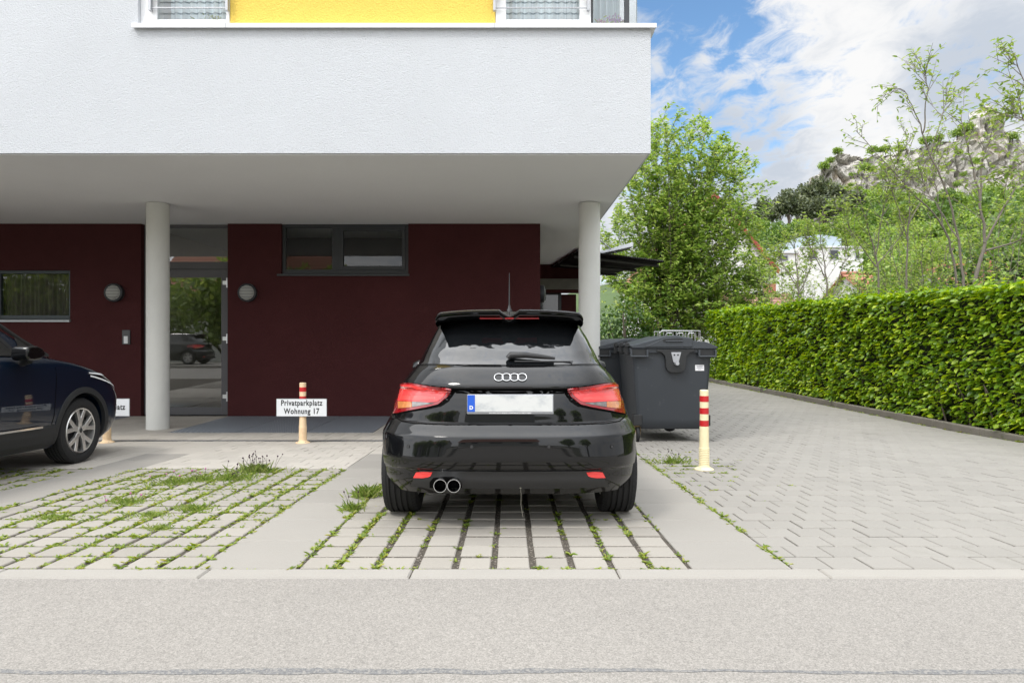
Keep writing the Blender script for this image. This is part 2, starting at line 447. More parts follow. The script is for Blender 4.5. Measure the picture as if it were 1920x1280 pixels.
M['side_glass'] = glass_mat('side_glass', (0.35, 0.42, 0.40), 0.12)
M['interior'] = mat('car_interior', (0.02, 0.02, 0.022), 0.8)
M['bin'] = mat('bin_plastic', (0.030, 0.035, 0.042), 0.45, var=0.14, vs=2.2, bump=0.12, bs=90, bdist=0.003, patch=((0.075, 0.08, 0.085), 9, 0.60, 0.12))
M['bin_lid'] = mat('bin_lid_plastic', (0.040, 0.046, 0.054), 0.42, var=0.14, vs=4)
M['bin_dark'] = mat('bin_dark_and_shade_plastic', (0.016, 0.017, 0.018), 0.6)  # dark fittings; on the recess plates this colour paints the shade
M['rusty'] = mat('rusty_steel', (0.20, 0.14, 0.07), 0.6, 0.4, var=0.3, vs=30)
M['paper'] = mat('paper_label', (0.72, 0.72, 0.74), 0.6)
M['ink'] = mat('grey_ink', (0.22, 0.22, 0.25), 0.8)
M['cream'] = mat('cream_plastic', (0.82, 0.72, 0.46), 0.5, var=0.10, vs=10, patch=((0.50, 0.42, 0.28), 16, 0.62, 0.12))
M['cream_shaded'] = mat('shaded_orange_cream_plastic', (0.80, 0.60, 0.38), 0.5, var=0.06, vs=10)  # cream of the bollards under the overhang, shade tinted into the colour
M['band_red'] = mat('red_band', (0.52, 0.018, 0.022), 0.4)
M['sign_white'] = mat('sign_white', (0.70, 0.72, 0.74), 0.4, var=0.02)
M['black_ink'] = mat('sign_black', (0.012, 0.012, 0.014), 0.6)
M['lamp_glass'] = mat('lamp_glass', (0.62, 0.62, 0.58), 0.35)
M['canopy'] = mat('dark_corrugated_metal', (0.022, 0.021, 0.020), 0.6)

def grating_mat():
    m = mat('steel_grating', (0.145, 0.16, 0.18), 0.55, 0.2)
    nt = m.node_tree; b = nt.nodes['Principled BSDF']; L = nt.links.new
    tcn = nt.nodes.new('ShaderNodeTexCoord')
    ck = nt.nodes.new('ShaderNodeTexChecker'); ck.inputs['Scale'].default_value = 26
    L(tcn.outputs['Object'], ck.inputs['Vector'])
    ck.inputs['Color1'].default_value = (0.38, 0.42, 0.47, 1); ck.inputs['Color2'].default_value = (0.10, 0.115, 0.135, 1)
    L(ck.outputs['Color'], b.inputs['Base Color'])
    return m
M['grating'] = grating_mat()

def plaid_mat():
    m = mat('plaid_curtain', (0.5, 0.6, 0.66), 0.9)
    nt = m.node_tree; b = nt.nodes['Principled BSDF']; L = nt.links.new
    tcn = nt.nodes.new('ShaderNodeTexCoord'); sp = nt.nodes.new('ShaderNodeSeparateXYZ'); L(tcn.outputs['Object'], sp.inputs[0])
    def mth(op, a, bb=None):
        n = nt.nodes.new('ShaderNodeMath'); n.operation = op
        for i, v in enumerate((a, bb)):
            if v is None: continue
            if isinstance(v, (int, float)): n.inputs[i].default_value = v
            else: L(v, n.inputs[i])
        return n.outputs[0]
    def stripe(s, period, wd, off=0.0):
        return mth('LESS_THAN', mth('FRACT', mth('ADD', mth('DIVIDE', s, period), off)), wd)
    d = mth('MULTIPLY', stripe(sp.outputs['Z'], 0.125, 0.14), 0.42)
    d = mth('ADD', d, mth('MULTIPLY', stripe(sp.outputs['Z'], 0.125, 0.1, 0.5), 0.15))
    d = mth('ADD', d, mth('MULTIPLY', stripe(sp.outputs['X'], 0.25, 0.3), 0.20))
    d = mth('ADD', d, mth('MULTIPLY', stripe(sp.outputs['X'], 0.25, 0.06, 0.4), 0.3))
    mx = nt.nodes.new('ShaderNodeMix'); mx.data_type = 'RGBA'; L(d, mx.inputs['Factor'])
    mx.inputs['A'].default_value = (0.84, 0.91, 0.94, 1); mx.inputs['B'].default_value = (0.06, 0.11, 0.16, 1)
    L(mx.outputs['Result'], b.inputs['Base Color'])
    return m
M['plaid'] = plaid_mat()
M['curtain'] = mat('pleated_curtain', (0.50, 0.60, 0.64), 0.9, var=0.25, vs=30, stretch=(1, 1, 0.05))
M['curtain_dark'] = mat('grey_brown_curtain', (0.15, 0.13, 0.115), 0.9, var=0.75, vs=24, stretch=(1, 1, 0.03))

def asphalt_mat():
    m = M['asphalt']; nt = m.node_tree; b = nt.nodes['Principled BSDF']; L = nt.links.new
    tcn = nt.nodes.new('ShaderNodeTexCoord')
    src = b.inputs['Base Color'].links[0].from_socket
    def chips(sc, lo, hi, s):
        v = nt.nodes.new('ShaderNodeTexVoronoi'); v.inputs['Scale'].default_value = sc; L(tcn.outputs['Object'], v.inputs['Vector'])
        sp = nt.nodes.new('ShaderNodeSeparateColor'); L(v.outputs['Color'], sp.inputs[0])
        mr = nt.nodes.new('ShaderNodeMapRange'); L(sp.outputs[0], mr.inputs[0]); mr.inputs[3].default_value = lo; mr.inputs[4].default_value = hi
        hs = nt.nodes.new('ShaderNodeHueSaturation'); L(mr.outputs[0], hs.inputs['Value']); L(s, hs.inputs['Color'])
        return hs.outputs[0]
    L(chips(95, .93, 1.07, chips(230, .74, 1.26, src)), b.inputs['Base Color'])
asphalt_mat()
def rock_mat():
    m = mat('limestone', (0.48, 0.455, 0.42), 0.95, var=0.42, vs=0.7, bump=1.0, bs=0.9, bdist=0.9, detail=10, patch=((0.34, 0.27, 0.19), 0.10, 0.56, 0.14), stretch=(1, 1, .55))
    return m
M['rock'] = rock_mat()

# ------------------------------------------------------------------ ground, road, paving
mb = MB(); mb.quad((-900, -900, -0.34), (900, -900, -0.34), (900, 900, -0.34), (-900, 900, -0.34))
structure(mb.build('ground', M['ground']), 'wide earth ground under the whole place', 'ground')
mb = MB(); mb.box(-70, 70, -4.6, 3.168, -0.3, 0.0)
structure(mb.build('road', M['asphalt']), 'pale grey asphalt road in the foreground', 'road')
mb = MB(); mb.box(-70, 70, -9.5, -4.6, -0.3, 0.10)
structure(mb.build('pavement', M['slab']), 'pavement across the road', 'pavement')
# repaired seam: a wavering tar line along the road
mb = MB()
xs = np.arange(-6, 6, 0.03)
def wob(x, o): return 0.018 * mnoise.noise((x * 1.1, o, 0)) + 0.012 * mnoise.noise((x * 6.0, o, 3)) + 0.006 * mnoise.noise((x * 25, o, 5))
lo = [(x, 2.275 + wob(x, 1) * 0.8 - 0.008 - 0.010 * (mnoise.noise((x * 0.7, 9, 1)) + 0.3), 0.0012) for x in xs]
hi = [(x, 2.275 + wob(x, 1) * 0.8 + 0.012 + wob(x, 7) * 1.1 + 0.016 * (mnoise.noise((x * 0.6, 4, 1)) + 0.4), 0.0012) for x in xs]
for i in range(len(xs) - 1):
    mb.quad(lo[i], lo[i + 1], hi[i + 1], hi[i])
structure(mb.build('road_seam', M['tar'], recalc=False), 'dark tar seam along the road near the bottom of the picture', 'tar seam')
# bed below the stones
mb = MB()
for a, b in ((3.18, 9.6), (9.6, 26.0)):
    mb.quad((-14, a, gz(a) - 0.008), (7.5, a, gz(a) - 0.008), (7.5, b, gz(b) - 0.008), (-14, b, gz(b) - 0.008))
mb.quad((-70, 3.166, -0.006), (70, 3.166, -0.006), (70, 3.184, -0.006), (-70, 3.184, -0.006))
structure(mb.build('paving_bed', M['soil'], recalc=False), 'dark soil and grit between the paving stones', 'soil')

def pave(mb, x0, x1, y0, y1, sx, sy, jx, jy, bond=0.0, h=0.05, ch=0.005, jit=0.0015, dz=0.0015):
    ny = max(1, round((y1 - y0) / sy)); sy = (y1 - y0) / ny
    for r in range(ny):
        off = (r % 2) * bond * sx
        x = x0 - off
        while x < x1 - 0.02:
            a, b = max(x, x0) + jx / 2, min(x + sx, x1) - jx / 2
            if b - a > 0.015:
                q = lambda: random.uniform(-jit, jit)
                mb.stone(a + q(), b + q(), y0 + r * sy + jy / 2 + q(), y0 + (r + 1) * sy - jy / 2 + q(), gz, h, ch, dz=random.uniform(-dz, dz))
            x += sx
KX = -40.0
mb = MB()
for k in range(-24, 28):
    x0 = (395 - 955) / 379.6 + k * 1.0
    mb.stone(x0 + 0.003, x0 + 0.997, 3.182, 3.317, gz, 0.2, 0.008, dz=0.002)
structure(mb.build('kerb_stones', M['kerb']), 'row of flush kerb stones along the road edge', 'kerb')
BAYS = [(-1.056, 0.904), (-3.512, -1.552), (-5.968, -4.008), (-8.424, -6.464)]
mb = MB()
for x0, x1 in BAYS:
    pave(mb, x0, x1, 3.325, 6.39, (x1 - x0) / 10, 0.2, 0.034, 0.027, 0, ch=0.005, jit=0.003, dz=0.003)
structure(mb.build('grass_pavers', M['paver']), 'grid of grass pavers in the parking bays', 'paving')
mb = MB()
for x0, x1, ye in ((-1.552, -1.056, 7.4), (-4.008, -3.512, 7.4), (-6.464, -5.968, 7.4), (0.904, 1.40, 8.4)):
    n = round((ye - 3.325) / 0.5)
    for k in range(n):
        st = (ye - 3.325) / n
        mb.stone(x0 + 0.003, x1 - 0.003, 3.325 + k * st + 0.004, 3.325 + (k + 1) * st - 0.004, gz, 0.05, 0.004, dz=random.uniform(-0.001, 0.001))
structure(mb.build('slab_strips', M['slab']), 'smooth concrete slab strips between the parking bays', 'paving')
mb = MB()
for x0, x1 in ((-1.552, -1.056), (-3.512, -1.552)):
    pass
pave(mb, -3.512, -1.552, 6.395, 8.55, 0.2, 0.2, 0.004, 0.004, 0.5, ch=0.002)
pave(mb, -1.056, 0.904, 6.395, 8.55, 0.2, 0.2, 0.004, 0.004, 0.5, ch=0.002)
pave(mb, -1.552, -1.056, 7.405, 8.55, 0.2, 0.2, 0.004, 0.004, 0.5, ch=0.002)
for a, b, c in ((-8.424, -6.464, 6.395), (-5.968, -4.008, 6.395), (-6.464, -5.968, 7.405), (-4.008, -3.512, 7.405)):
    pave(mb, a, b, c, 8.55, 0.5, 0.54, 0.004, 0.004, 0.5, ch=0.002)
pave(mb, -10, 0.9, 8.68, 9.56, 0.2, 0.44, 0.006, 0.006, 0.5, ch=0.003)
GR = ((-9.5, -6.55), (-4.87, -1.95))
for a, b in ((-6.545, -4.875), (-1.945, 0.9)):
    pave(mb, a, b, 9.57, 11.69, 0.53, 0.53, 0.005, 0.005, 0.0, ch=0.002)
structure(mb.build('apron_paving', M['apron']), 'beige paving in front of the entrance', 'paving')
mb = MB(); mb.box(-10, 1.38, 8.556, 8.674, gz(8.6) - 0.06, gz(8.6) - 0.002)
for i in range(230):
    x = -10 + i * 0.0495
    mb.box(x, x + 0.014, 8.575, 8.655, gz(8.6) - 0.002, gz(8.6) + 0.001)
structure(mb.build('drain_channel', mat('drain_cover', (0.11, 0.12, 0.13), 0.6, 0.2, var=0.2, vs=15)), 'narrow slotted drain channel in front of the building', 'drain')
mb = MB()
pave(mb, 1.405, 6.42, 3.325, 24.0, 0.2, 0.2, 0.008, 0.009, 0.5, ch=0.004, jit=0.002, dz=0.002)
pave(mb, 0.95, 1.40, 8.45, 24.0, 0.2, 0.2, 0.005, 0.005, 0.5, ch=0.003)
structure(mb.build('driveway', M['drive']), 'grey interlocking paved driveway beside the hedge', 'driveway')
for i, (a, b) in enumerate(GR):
    g = thing('floor_grating', ('steel floor grating in front of the wall behind the white sign on the bollard' if i else 'steel floor grating partly hidden behind the dark blue car'), 'grating', ((a + b) / 2, 10.62, FLAT))
    n = 3; wd = (b - a) / n
    for k in range(n):
        mb = MB(); x0 = a + k * wd - (a + b) / 2
        mb.box(x0 + 0.006, x0 + wd - 0.006, -1.05, 1.06, -0.03, 0.0)
        mb.build('grating_panel', M['grating'], g)
# weathered kerb along the hedge
mb = MB()
for k in range(20):
    y0 = 4.2 + k
    mb.box(6.43, 6.53, y0 + 0.004, y0 + 0.996, -0.30, FLAT + 0.105 + random.uniform(-0.004, 0.004))
structure(mb.build('hedge_kerb', M['old_kerb'], bevel=0.012), 'dark weathered kerb stones along the foot of the hedge', 'kerb')
mb = MB(); mb.box(6.53, 9.5, 3.3, 30, -0.3, FLAT + 0.05)
structure(mb.build('hedge_bed', M['ground']), 'earth bed under the hedge', 'soil')

# ------------------------------------------------------------------ leaf meshes
def nrm(a): return a / np.maximum(np.linalg.norm(a, axis=1, keepdims=True), 1e-9)
def leaf_object(name, P, D, N, Ln, Wd, material, parent=None, fold=0.25, droop=0.0, simple=False):
    P = np.asarray(P, float); n = len(P)
    D = nrm(np.asarray(D, float)); N = np.asarray(N, float)
    S = nrm(np.cross(D, N)); N = nrm(np.cross(S, D))
    Ln = np.broadcast_to(np.asarray(Ln, float), (n,))[:, None]; Wd = np.broadcast_to(np.asarray(Wd, float), (n,))[:, None]
    if simple:
        V = np.stack([P, P + D * Ln * 0.5 + S * Wd * 0.5 + N * Wd * fold * 0.4, P + D * Ln - N * Ln * droop, P + D * Ln * 0.5 - S * Wd * 0.5 + N * Wd * fold * 0.4], 1)
        k = 4; loops = np.array([0, 1, 2, 3]); nf = 1
    else:
        V = np.stack([P,
                      P + D * Ln * 0.33 + S * Wd * 0.48 + N * Wd * fold,
                      P + D * Ln * 0.72 + S * Wd * 0.36 + N * (Wd * fold * 0.7 - Ln * droop * 0.45),
                      P + D * Ln - N * Ln * droop,
                      P + D * Ln * 0.72 - S * Wd * 0.36 + N * (Wd * fold * 0.7 - Ln * droop * 0.45),
                      P + D * Ln * 0.33 - S * Wd * 0.48 + N * Wd * fold], 1)
        k = 6; loops = np.array([0, 1, 2, 3, 0, 3, 4, 5]); nf = 2
    me = bpy.data.meshes.new(name)
    me.vertices.add(n * k); me.vertices.foreach_set('co', V.reshape(-1))
    li = (np.arange(n)[:, None] * k + loops[None]).reshape(-1)
    me.loops.add(len(li)); me.loops.foreach_set('vertex_index', li.astype(np.int32))
    me.polygons.add(n * nf)
    me.polygons.foreach_set('loop_start', (np.arange(n * nf) * 4).astype(np.int32))
    me.update(calc_edges=True)
    me.materials.append(material)
    o = bpy.data.objects.new(name, me); COL.objects.link(o)
    if parent: o.parent = parent
    return o
def rdir(n): return nrm(rng.normal(size=(n, 3)))

# ------------------------------------------------------------------ weeds in the joints
def rosettes(pts, nl=(5, 9), L0=(0.018, 0.05), wr=0.42, lift=(0.15, 0.9)):
    P, D, N, Ls = [], [], [], []
    for (x, y, s) in pts:
        k = random.randint(*nl)
        a0 = random.uniform(0, 6.28)
        for i in range(k):
            a = a0 + i * 2.4 + random.uniform(-.4, .4)
            e = random.uniform(*lift)
            d = (math.cos(a) * math.cos(e), math.sin(a) * math.cos(e), math.sin(e))
            P.append((x + d[0] * 0.004 + random.uniform(-.006, .006), y + d[1] * 0.004 + random.uniform(-.006, .006), gz(y) - 0.006))
            D.append(d); N.append((-d[0] * d[2], -d[1] * d[2], d[0] ** 2 + d[1] ** 2 + 0.05))
            Ls.append(random.uniform(*L0) * s)
    return P, D, N, Ls
pts = []
for bi, (x0, x1) in enumerate(BAYS[:3]):
    sx = (x1 - x0) / 10
    for k in range(11):
        x = x0 + k * sx
        for i in range(int(3.06 / 0.014)):
            y = 3.33 + i * 0.014
            if bi == 0:
                dens = 0.16 + 0.55 * max(0, mnoise.noise((x * 2.2, y * 2.4, 2.0)) + 0.05)
                if k <= 2: dens += 0.32
                if k >= 6 and y > 4.0: dens += 0.16
                if 3 < k < 7: dens *= 0.45
                if abs(x) < 0.8 and y > 4.5: dens *= 0.3
            else:
                dens = 0.30 + 0.7 * max(0, mnoise.noise((x * 1.3, y * 1.3, 5.0)) + 0.12)
                if y > 4.6: dens += 0.15
            if random.random() < dens * (0.62 if bi == 0 else 0.72):
                pts.append((x + random.gauss(0, 0.009), y + random.uniform(-.007, .007), random.uniform(0.4, 1.0) if bi == 0 else random.uniform(0.35, 1.0)))
    for r in range(16):
        y = 3.325 + r * 3.065 / 15.0 * (15 / 15.3)
        y = 3.325 + r * (6.39 - 3.325) / 15
        for i in range(int(1.96 / 0.016)):
            x = x0 + i * 0.016
            if bi == 0:
                dens = 0.02 + 0.55 * max(0, mnoise.noise((x * 3.0, y * 3.1, 8.0)) - 0.12)
                if y > 4.5 and abs(x) < .8: dens *= 0.3
            else:
                dens = 0.22 + 0.9 * max(0, mnoise.noise((x * 1.6, y * 1.6, 3.0)) + 0.10)
            if random.random() < dens * (0.55 if bi == 0 else 0.95):
                pts.append((x, y + random.gauss(0, 0.004), random.uniform(0.35, 0.8)))
for i in range(4200):
    px, py = random.uniform(60, 640), random.uniform(878, 1010); y = 1260 * 1.03 / (py - 675); x = (px - 955) / 1260 * y
    if -3.5 < x < -1.56 and 3.35 < y < 6.38:
        g = math.exp(-((px - 400) / 190) ** 2 - ((py - 905) / 60) ** 2)
        if random.random() < g * (.35 + 1.6 * mnoise.noise((x * 2.2, y * 2.0, 14))): pts.append((x, y, random.uniform(0.3, 0.75)))
# edge of the driveway strip, round the bollard and the drive joints
for i in range(260):
    y = random.uniform(3.4, 8.3); 
    if mnoise.noise((y * 3.0, 1, 1)) > -0.15: pts.append((1.403 + random.gauss(0, 0.010), y, random.uniform(0.35, 0.9)))
for i in range(170):
    r_ = abs(random.gauss(0, 0.40)); a = random.uniform(0, 6.28)
    x = 1.72 + r_ * math.cos(a) * 0.8; y = 6.5 + r_ * math.sin(a) * 1.8
    y = 3.325 + round((y - 3.325) / 0.2) * 0.2
    if x > 1.41 and y > 4: pts.append((x, y + random.gauss(0, 0.004), random.uniform(0.3, 0.9)))
for i in range(900):
    x = random.uniform(1.45, 6.3); y = 3.325 + round((random.uniform(3.5, 12) - 3.325) / 0.2) * 0.2
    if mnoise.noise((x * 0.8, y * 0.45, 4)) > 0.28: pts.append((x, y + random.gauss(0, 0.003), random.uniform(0.2, 0.5)))
for i in range(220):
    y = random.uniform(6, 22)
    pts.append((6.42 + random.gauss(0, 0.02), y, random.uniform(0.5, 1.3)))
for i in range(30): pts.append((random.uniform(-2, 1.4), 3.322 + random.gauss(0, .004), random.uniform(0.3, 0.8)))
P, D, N, Ls = rosettes(pts)
o = leaf_object('joint_weeds', P, D, N, Ls, np.array(Ls) * 0.42, M['grass'], droop=0.25)
tag(o, 'low green weeds growing in the joints of the paving', 'weeds', kind='stuff')

def blade_clump(x, y, n, hgt, spread, name, label, cat, group, flowers=0, fcol=None, mats=None):
    t = thing(name, label, cat, (x, y, gz(y) - 0.01), 0, group)
    P, D, N, Ls, Ws = [], [], [], [], []
    n = int(n * 2.1)
    for i in range(n):
        a = random.uniform(0, 6.28); e = random.uniform(0.6, 1.5)
        r_ = abs(random.gauss(0, spread)); b = random.uniform(0, 6.28)
        d = (math.cos(a) * math.cos(e), math.sin(a) * math.cos(e), math.sin(e))
        P.append((r_ * math.cos(b) * 1.25, r_ * math.sin(b) * 0.8, 0)); D.append(d)
        N.append((-d[0] * d[2], -d[1] * d[2], d[0] ** 2 + d[1] ** 2 + .05))
        l = hgt * random.uniform(0.35, 1.0); Ls.append(l); Ws.append(random.uniform(0.0022, 0.004) + l * 0.014)
    leaf_object('leaves', P, D, N, Ls, Ws, mats or M['grass_clump'], t, droop=0.35)
    if flowers:
        for i in range(flowers):
            bx, by = random.gauss(0, spread * 0.9), random.gauss(0, spread * 0.6)
            h = hgt * random.uniform(0.8, 1.7); lx, ly = random.gauss(0, 0.035), random.gauss(0, 0.03)
            pts_ = [(bx, by, 0), (bx + lx * .4, by + ly * .4, h * .5), (bx + lx, by + ly, h)]
            ms = MB(); ms.tube(pts_, [0.0018, 0.0015, 0.0011], 4); ms.build('stem', M['stem_dark'], t)
            r0 = random.uniform(0.005, 0.0085)
            mh = MB(); mh.lathe([(0.001, -r0), (r0 * .8, -r0 * .4), (r0, 0.2 * r0), (r0 * .6, r0), (0.001, r0 * 1.2)], 7); mh.build('flower_head', fcol, t, loc=(bx + lx, by + ly, h))
    return t
def gp(px, py):
    y = 1260 * 1.03 / (py - 675); return ((px - 955) / 1260 * y, y)
for i, (px, py, n, h, s, fl, fc, lb) in enumerate([
        (480, 884, 150, 0.115, 0.085, 26, M['flower_head'], 'tallest green weed clump with dark flower heads at the back of the left bay'),
        (432, 898, 200, 0.085, 0.13, 8, M['flower_head'], 'wide green grass clump just left of the tallest weed clump'),
        (330, 905, 140, 0.065, 0.11, 6, M['pink'], 'low weed clump with pink flowers at the back left of the left bay'),
        (368, 900, 120, 0.07, 0.09, 4, M['pink'], 'weed clump between the pink flowers and the wide grass clump'),
        (232, 942, 170, 0.06, 0.09, 5, M['pink'], 'leftmost low grass clump in the left bay'),
        (280, 966, 120, 0.05, 0.07, 0, None, 'small pale grass clump in the middle of the left bay'),
        (358, 955, 150, 0.065, 0.075, 0, None, 'middle grass clump in the left bay, right of the small pale one'),
        (100, 970, 120, 0.05, 0.08, 0, None, 'grass clump near the left picture edge in the left bay'),
        (300, 990, 90, 0.05, 0.05, 0, None, 'frontmost small yellow green clump in the left bay'),
        (690, 930, 120, 0.13, 0.05, 0, None, 'grass clump growing beside the rear left tyre of the black car'),
        (660, 956, 70, 0.09, 0.035, 3, M['flower_head'], 'small clump with thin dark stalks on the slab edge left of the black car'),
        (1262, 868, 60, 0.11, 0.09, 4, M['flower_head'], 'dry wispy clump left of the striped bollard by the bins')]):
    x, y = gp(px, py)
    blade_clump(x, y, n, h, s, 'weed_clump', lb, 'weeds', 'weed clumps in the paving', fl, fc)

# ------------------------------------------------------------------ the apartment building
WY = 11.69; FY = 7.364; SOF = 3.178; RX = 1.549
bl = thing('apartment_building', 'white apartment building on round columns with wine red ground floor and yellow panel', 'building', (0, 0, 0))
SILL = 4.545
mb = MB()
mb.box(-16, -4.07, FY, 17.9, SOF, 7.35)
mb.box(-4.07, RX, FY, 17.9, SOF, SILL)
mb.build('upper_wall', M['render_white'], bl)
mb = MB(); mb.box(-15.97, RX - 0.03, FY + 0.03, 17.87, SOF - 0.012, SOF - 0.002)
mb.build('soffit', M['soffit'], bl)
# storeys above the sill (set back a little)
BY = FY + 0.055
mb = MB()
TOPS = 7.35
for z0 in (SILL + 0.02,):
    mb.box(-3.082, -0.155, BY, BY + 0.3, z0, z0 + 2.2)
mb.build('yellow_panel', M['render_yellow'], bl)
mb = MB()
for z0 in (SILL + 2.22,):
    mb.box(-4.07, 1.42, BY, BY + 0.3, z0, z0 + 0.6)
mb.box(-4.07, 1.42, BY + 2.8, 17.85, SILL, 7.35)
mb.build('storey_band', M['render_white'], bl)
# sill
mb = MB()
mb.prism([(FY - 0.05, SILL - 0.012), (FY - 0.05, SILL + 0.035), (FY + 0.05, SILL + 0.052), (FY + 0.05, SILL + 0.003), (FY - 0.04, SILL + 0.003), (FY - 0.04, SILL - 0.012)], -4.115, RX + 0.055, 'x')
mb.prism([(RX + 0.052, SILL - 0.012), (RX + 0.052, SILL + 0.035), (RX - 0.13, SILL + 0.052), (RX - 0.13, SILL + 0.003)], FY + 0.052, 17.9, 'y')
mb.build('window_sill', M['sill_metal'], bl)
mb = MB()
for x in (-3.09, -0.165): mb.box(x - 0.004, x + 0.004, FY - 0.0535, FY - 0.049, SILL - 0.012, SILL + 0.036)
mb.build('sill_joint', M['steel'], bl)

def up_window(x0, x1, z0, z1, jl, jr, curtain=True):
    """white window with its own frame, pane and curtain"""
    f = MB()
    f.box(x0, x0 + jl, BY - 0.01, BY + 0.07, z0, z1)
    f.box(x1 - jr, x1, BY - 0.01, BY + 0.07, z0, z1)
    f.box(x0 + jl, x1 - jr, BY - 0.01, BY + 0.07, z0, z0 + 0.075)
    f.box(x0 + jl, x1 - jr, BY - 0.01, BY + 0.07, z1 - 0.08, z1)
    fo = f.build('window', M['white_frame'], bl, bevel=0.006)
    p = MB(); p.quad((x0 + jl, BY + 0.02, z0 + 0.075), (x1 - jr, BY + 0.02, z0 + 0.075), (x1 - jr, BY + 0.02, z1 - 0.08), (x0 + jl, BY + 0.02, z1 - 0.08))
    p.build('pane', M['glass_up'], fo)
    if curtain:
        c = MB()
        n = 60
        for i in range(n):
            a = x0 + jl + (x1 - x0 - jl - jr) * i / n; b = x0 + jl + (x1 - x0 - jl - jr) * (i + 1) / n
            ya = BY + 0.30 + 0.02 * math.sin(i * 0.9); yb = BY + 0.30 + 0.02 * math.sin((i + 1) * 0.9)
            c.quad((a, ya, z0 - 0.05), (b, yb, z0 - 0.05), (b, yb, z1), (a, ya, z1))
        c.build('curtain', M['plaid'], fo, smooth=60)
    return fo
for z0 in (SILL + 0.045,):
    up_window(-3.97, -3.088, z0, z0 + 2.1, 0.085, 0.035)
    up_window(-0.150, 0.90, z0, z0 + 2.1, 0.115, 0.125)
    # corner glazing
    g = MB()
    g.box(0.905, 0.925, BY, BY + 0.06, z0, z0 + 2.1)
    g.box(1.275, 1.325, BY + 0.0, BY + 0.06, z0, z0 + 2.1)
    fo = g.build('corner_window', M['anthracite'], bl)
    p = MB(); p.quad((0.925, BY + 0.02, z0 - .01), (1.275, BY + 0.02, z0 - .01), (1.275, BY + 0.02, z0 + 2.1), (0.925, BY + 0.02, z0 + 2.1))
    p.quad((1.325, BY + 0.02, z0 - .01), (1.415, BY + 0.02, z0 - .01), (1.415, BY + 0.02, z0 + 2.1), (1.325, BY + 0.02, z0 + 2.1))
    p.quad((1.415, BY + 0.025, z0 - .01), (1.415, BY + 2.7, z0 - .01), (1.415, BY + 2.7, z0 + 2.1), (1.415, BY + 0.025, z0 + 2.1))
    p.build('pane', M['glass_up'], fo)
    c = MB()
    for i in range(24):
        a, b = 0.925 + i * 0.35 / 24, 0.925 + (i + 1) * 0.35 / 24
        c.quad((a, BY + .34 + .03 * math.sin(i * 1.3), z0 - .05), (b, BY + .34 + .03 * math.sin(i * 1.3 + 1.3), z0 - .05), (b, BY + .34 + .03 * math.sin(i * 1.3 + 1.3), z0 + 2.1), (a, BY + .34 + .03 * math.sin(i * 1.3), z0 + 2.1))
    c.build('curtain', M['curtain'], fo, smooth=70)
mb = MB(); mb.box(-4.068, -3.972, BY + 0.002, BY + 0.30, SILL + 0.03, 7.35)
mb.build('window_jamb', M['soffit'], bl)
# rooms behind the upper windows
mb = MB()
for a, b in ((-4.0, -3.05), (-0.2, 1.28)):
    mb.box(a, b, BY + 0.75, BY + 0.8, SILL, 7.35)
mb.build('room_wall', M['curtain'], bl)
# rail in front of the windows
for x0, x1 in ((-4.0 + 0.06, -3.095), (-0.165, 0.865)):
    for z0 in (SILL,):
        r_ = MB()
        r_.box(x0 - 0.012, x0 + 0.016, FY - 0.015, FY + 0.03, z0 + 0.195, z0 + 1.1)
        r_.box(x1 - 0.014, x1 + 0.014, FY - 0.015, FY + 0.03, z0 + 0.195, z0 + 1.1)
        for k in range(8):
            r_.tube([(x0, FY + 0.008, z0 + 0.228 + k * 0.125), (x1, FY + 0.008, z0 + 0.228 + k * 0.125)], 0.0075, 8)
        r_.build('window_rail', M['steel'], bl)

# ground floor: wine red wall with its openings
GT = SOF - 0.013; GB = FLAT - 0.08
DX0, DX1 = -6.41, -4.90
W1 = (-3.97, -1.757, 2.287, GT)           # long window below the soffit
W2 = (-8.95, -7.64, 1.49, 2.36)           # left window
mb = MB()
T = 0.32
mb.box(-16, W2[0], WY, WY + T, GB, GT); mb.box(W2[0], W2[1], WY, WY + T, GB, W2[2]); mb.box(W2[0], W2[1], WY, WY + T, W2[3], GT)
mb.box(W2[1], DX0, WY, WY + T, GB, GT)
mb.box(DX1, W1[0], WY, WY + T, GB, GT); mb.box(W1[0], W1[1], WY, WY + T, GB, W1[2])
mb.box(W1[1], 0.538, WY, WY + T, GB, GT)
mb.box(0.538 - T, 0.538, WY + T, 18.2, GB, GT)
mb.build('ground_floor_wall', M['render_red'], bl)
# rooms behind
mb = MB()
mb.box(DX0 - 0.02, DX1 + 0.02, WY + 4.0, WY + 4.1, GB, GT)
mb.box(DX0 - 0.12, DX0 - 0.02, WY + T, WY + 4.0, GB, GT); mb.box(DX1 + 0.02, DX1 + 0.12, WY + T, WY + 4.0, GB, GT)
mb.build('hall_wall', M['hall'], bl)
mb = MB(); mb.box(DX0, DX1, WY + 0.24, WY + 4.0, GB, FLAT - 0.005); mb.build('hall_floor', M['slab'], bl)
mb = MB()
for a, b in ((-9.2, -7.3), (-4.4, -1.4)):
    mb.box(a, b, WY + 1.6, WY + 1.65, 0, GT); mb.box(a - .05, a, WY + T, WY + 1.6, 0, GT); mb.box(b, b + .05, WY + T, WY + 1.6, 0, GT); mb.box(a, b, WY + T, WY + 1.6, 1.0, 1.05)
mb.build('room_wall', M['dark_room'], bl)

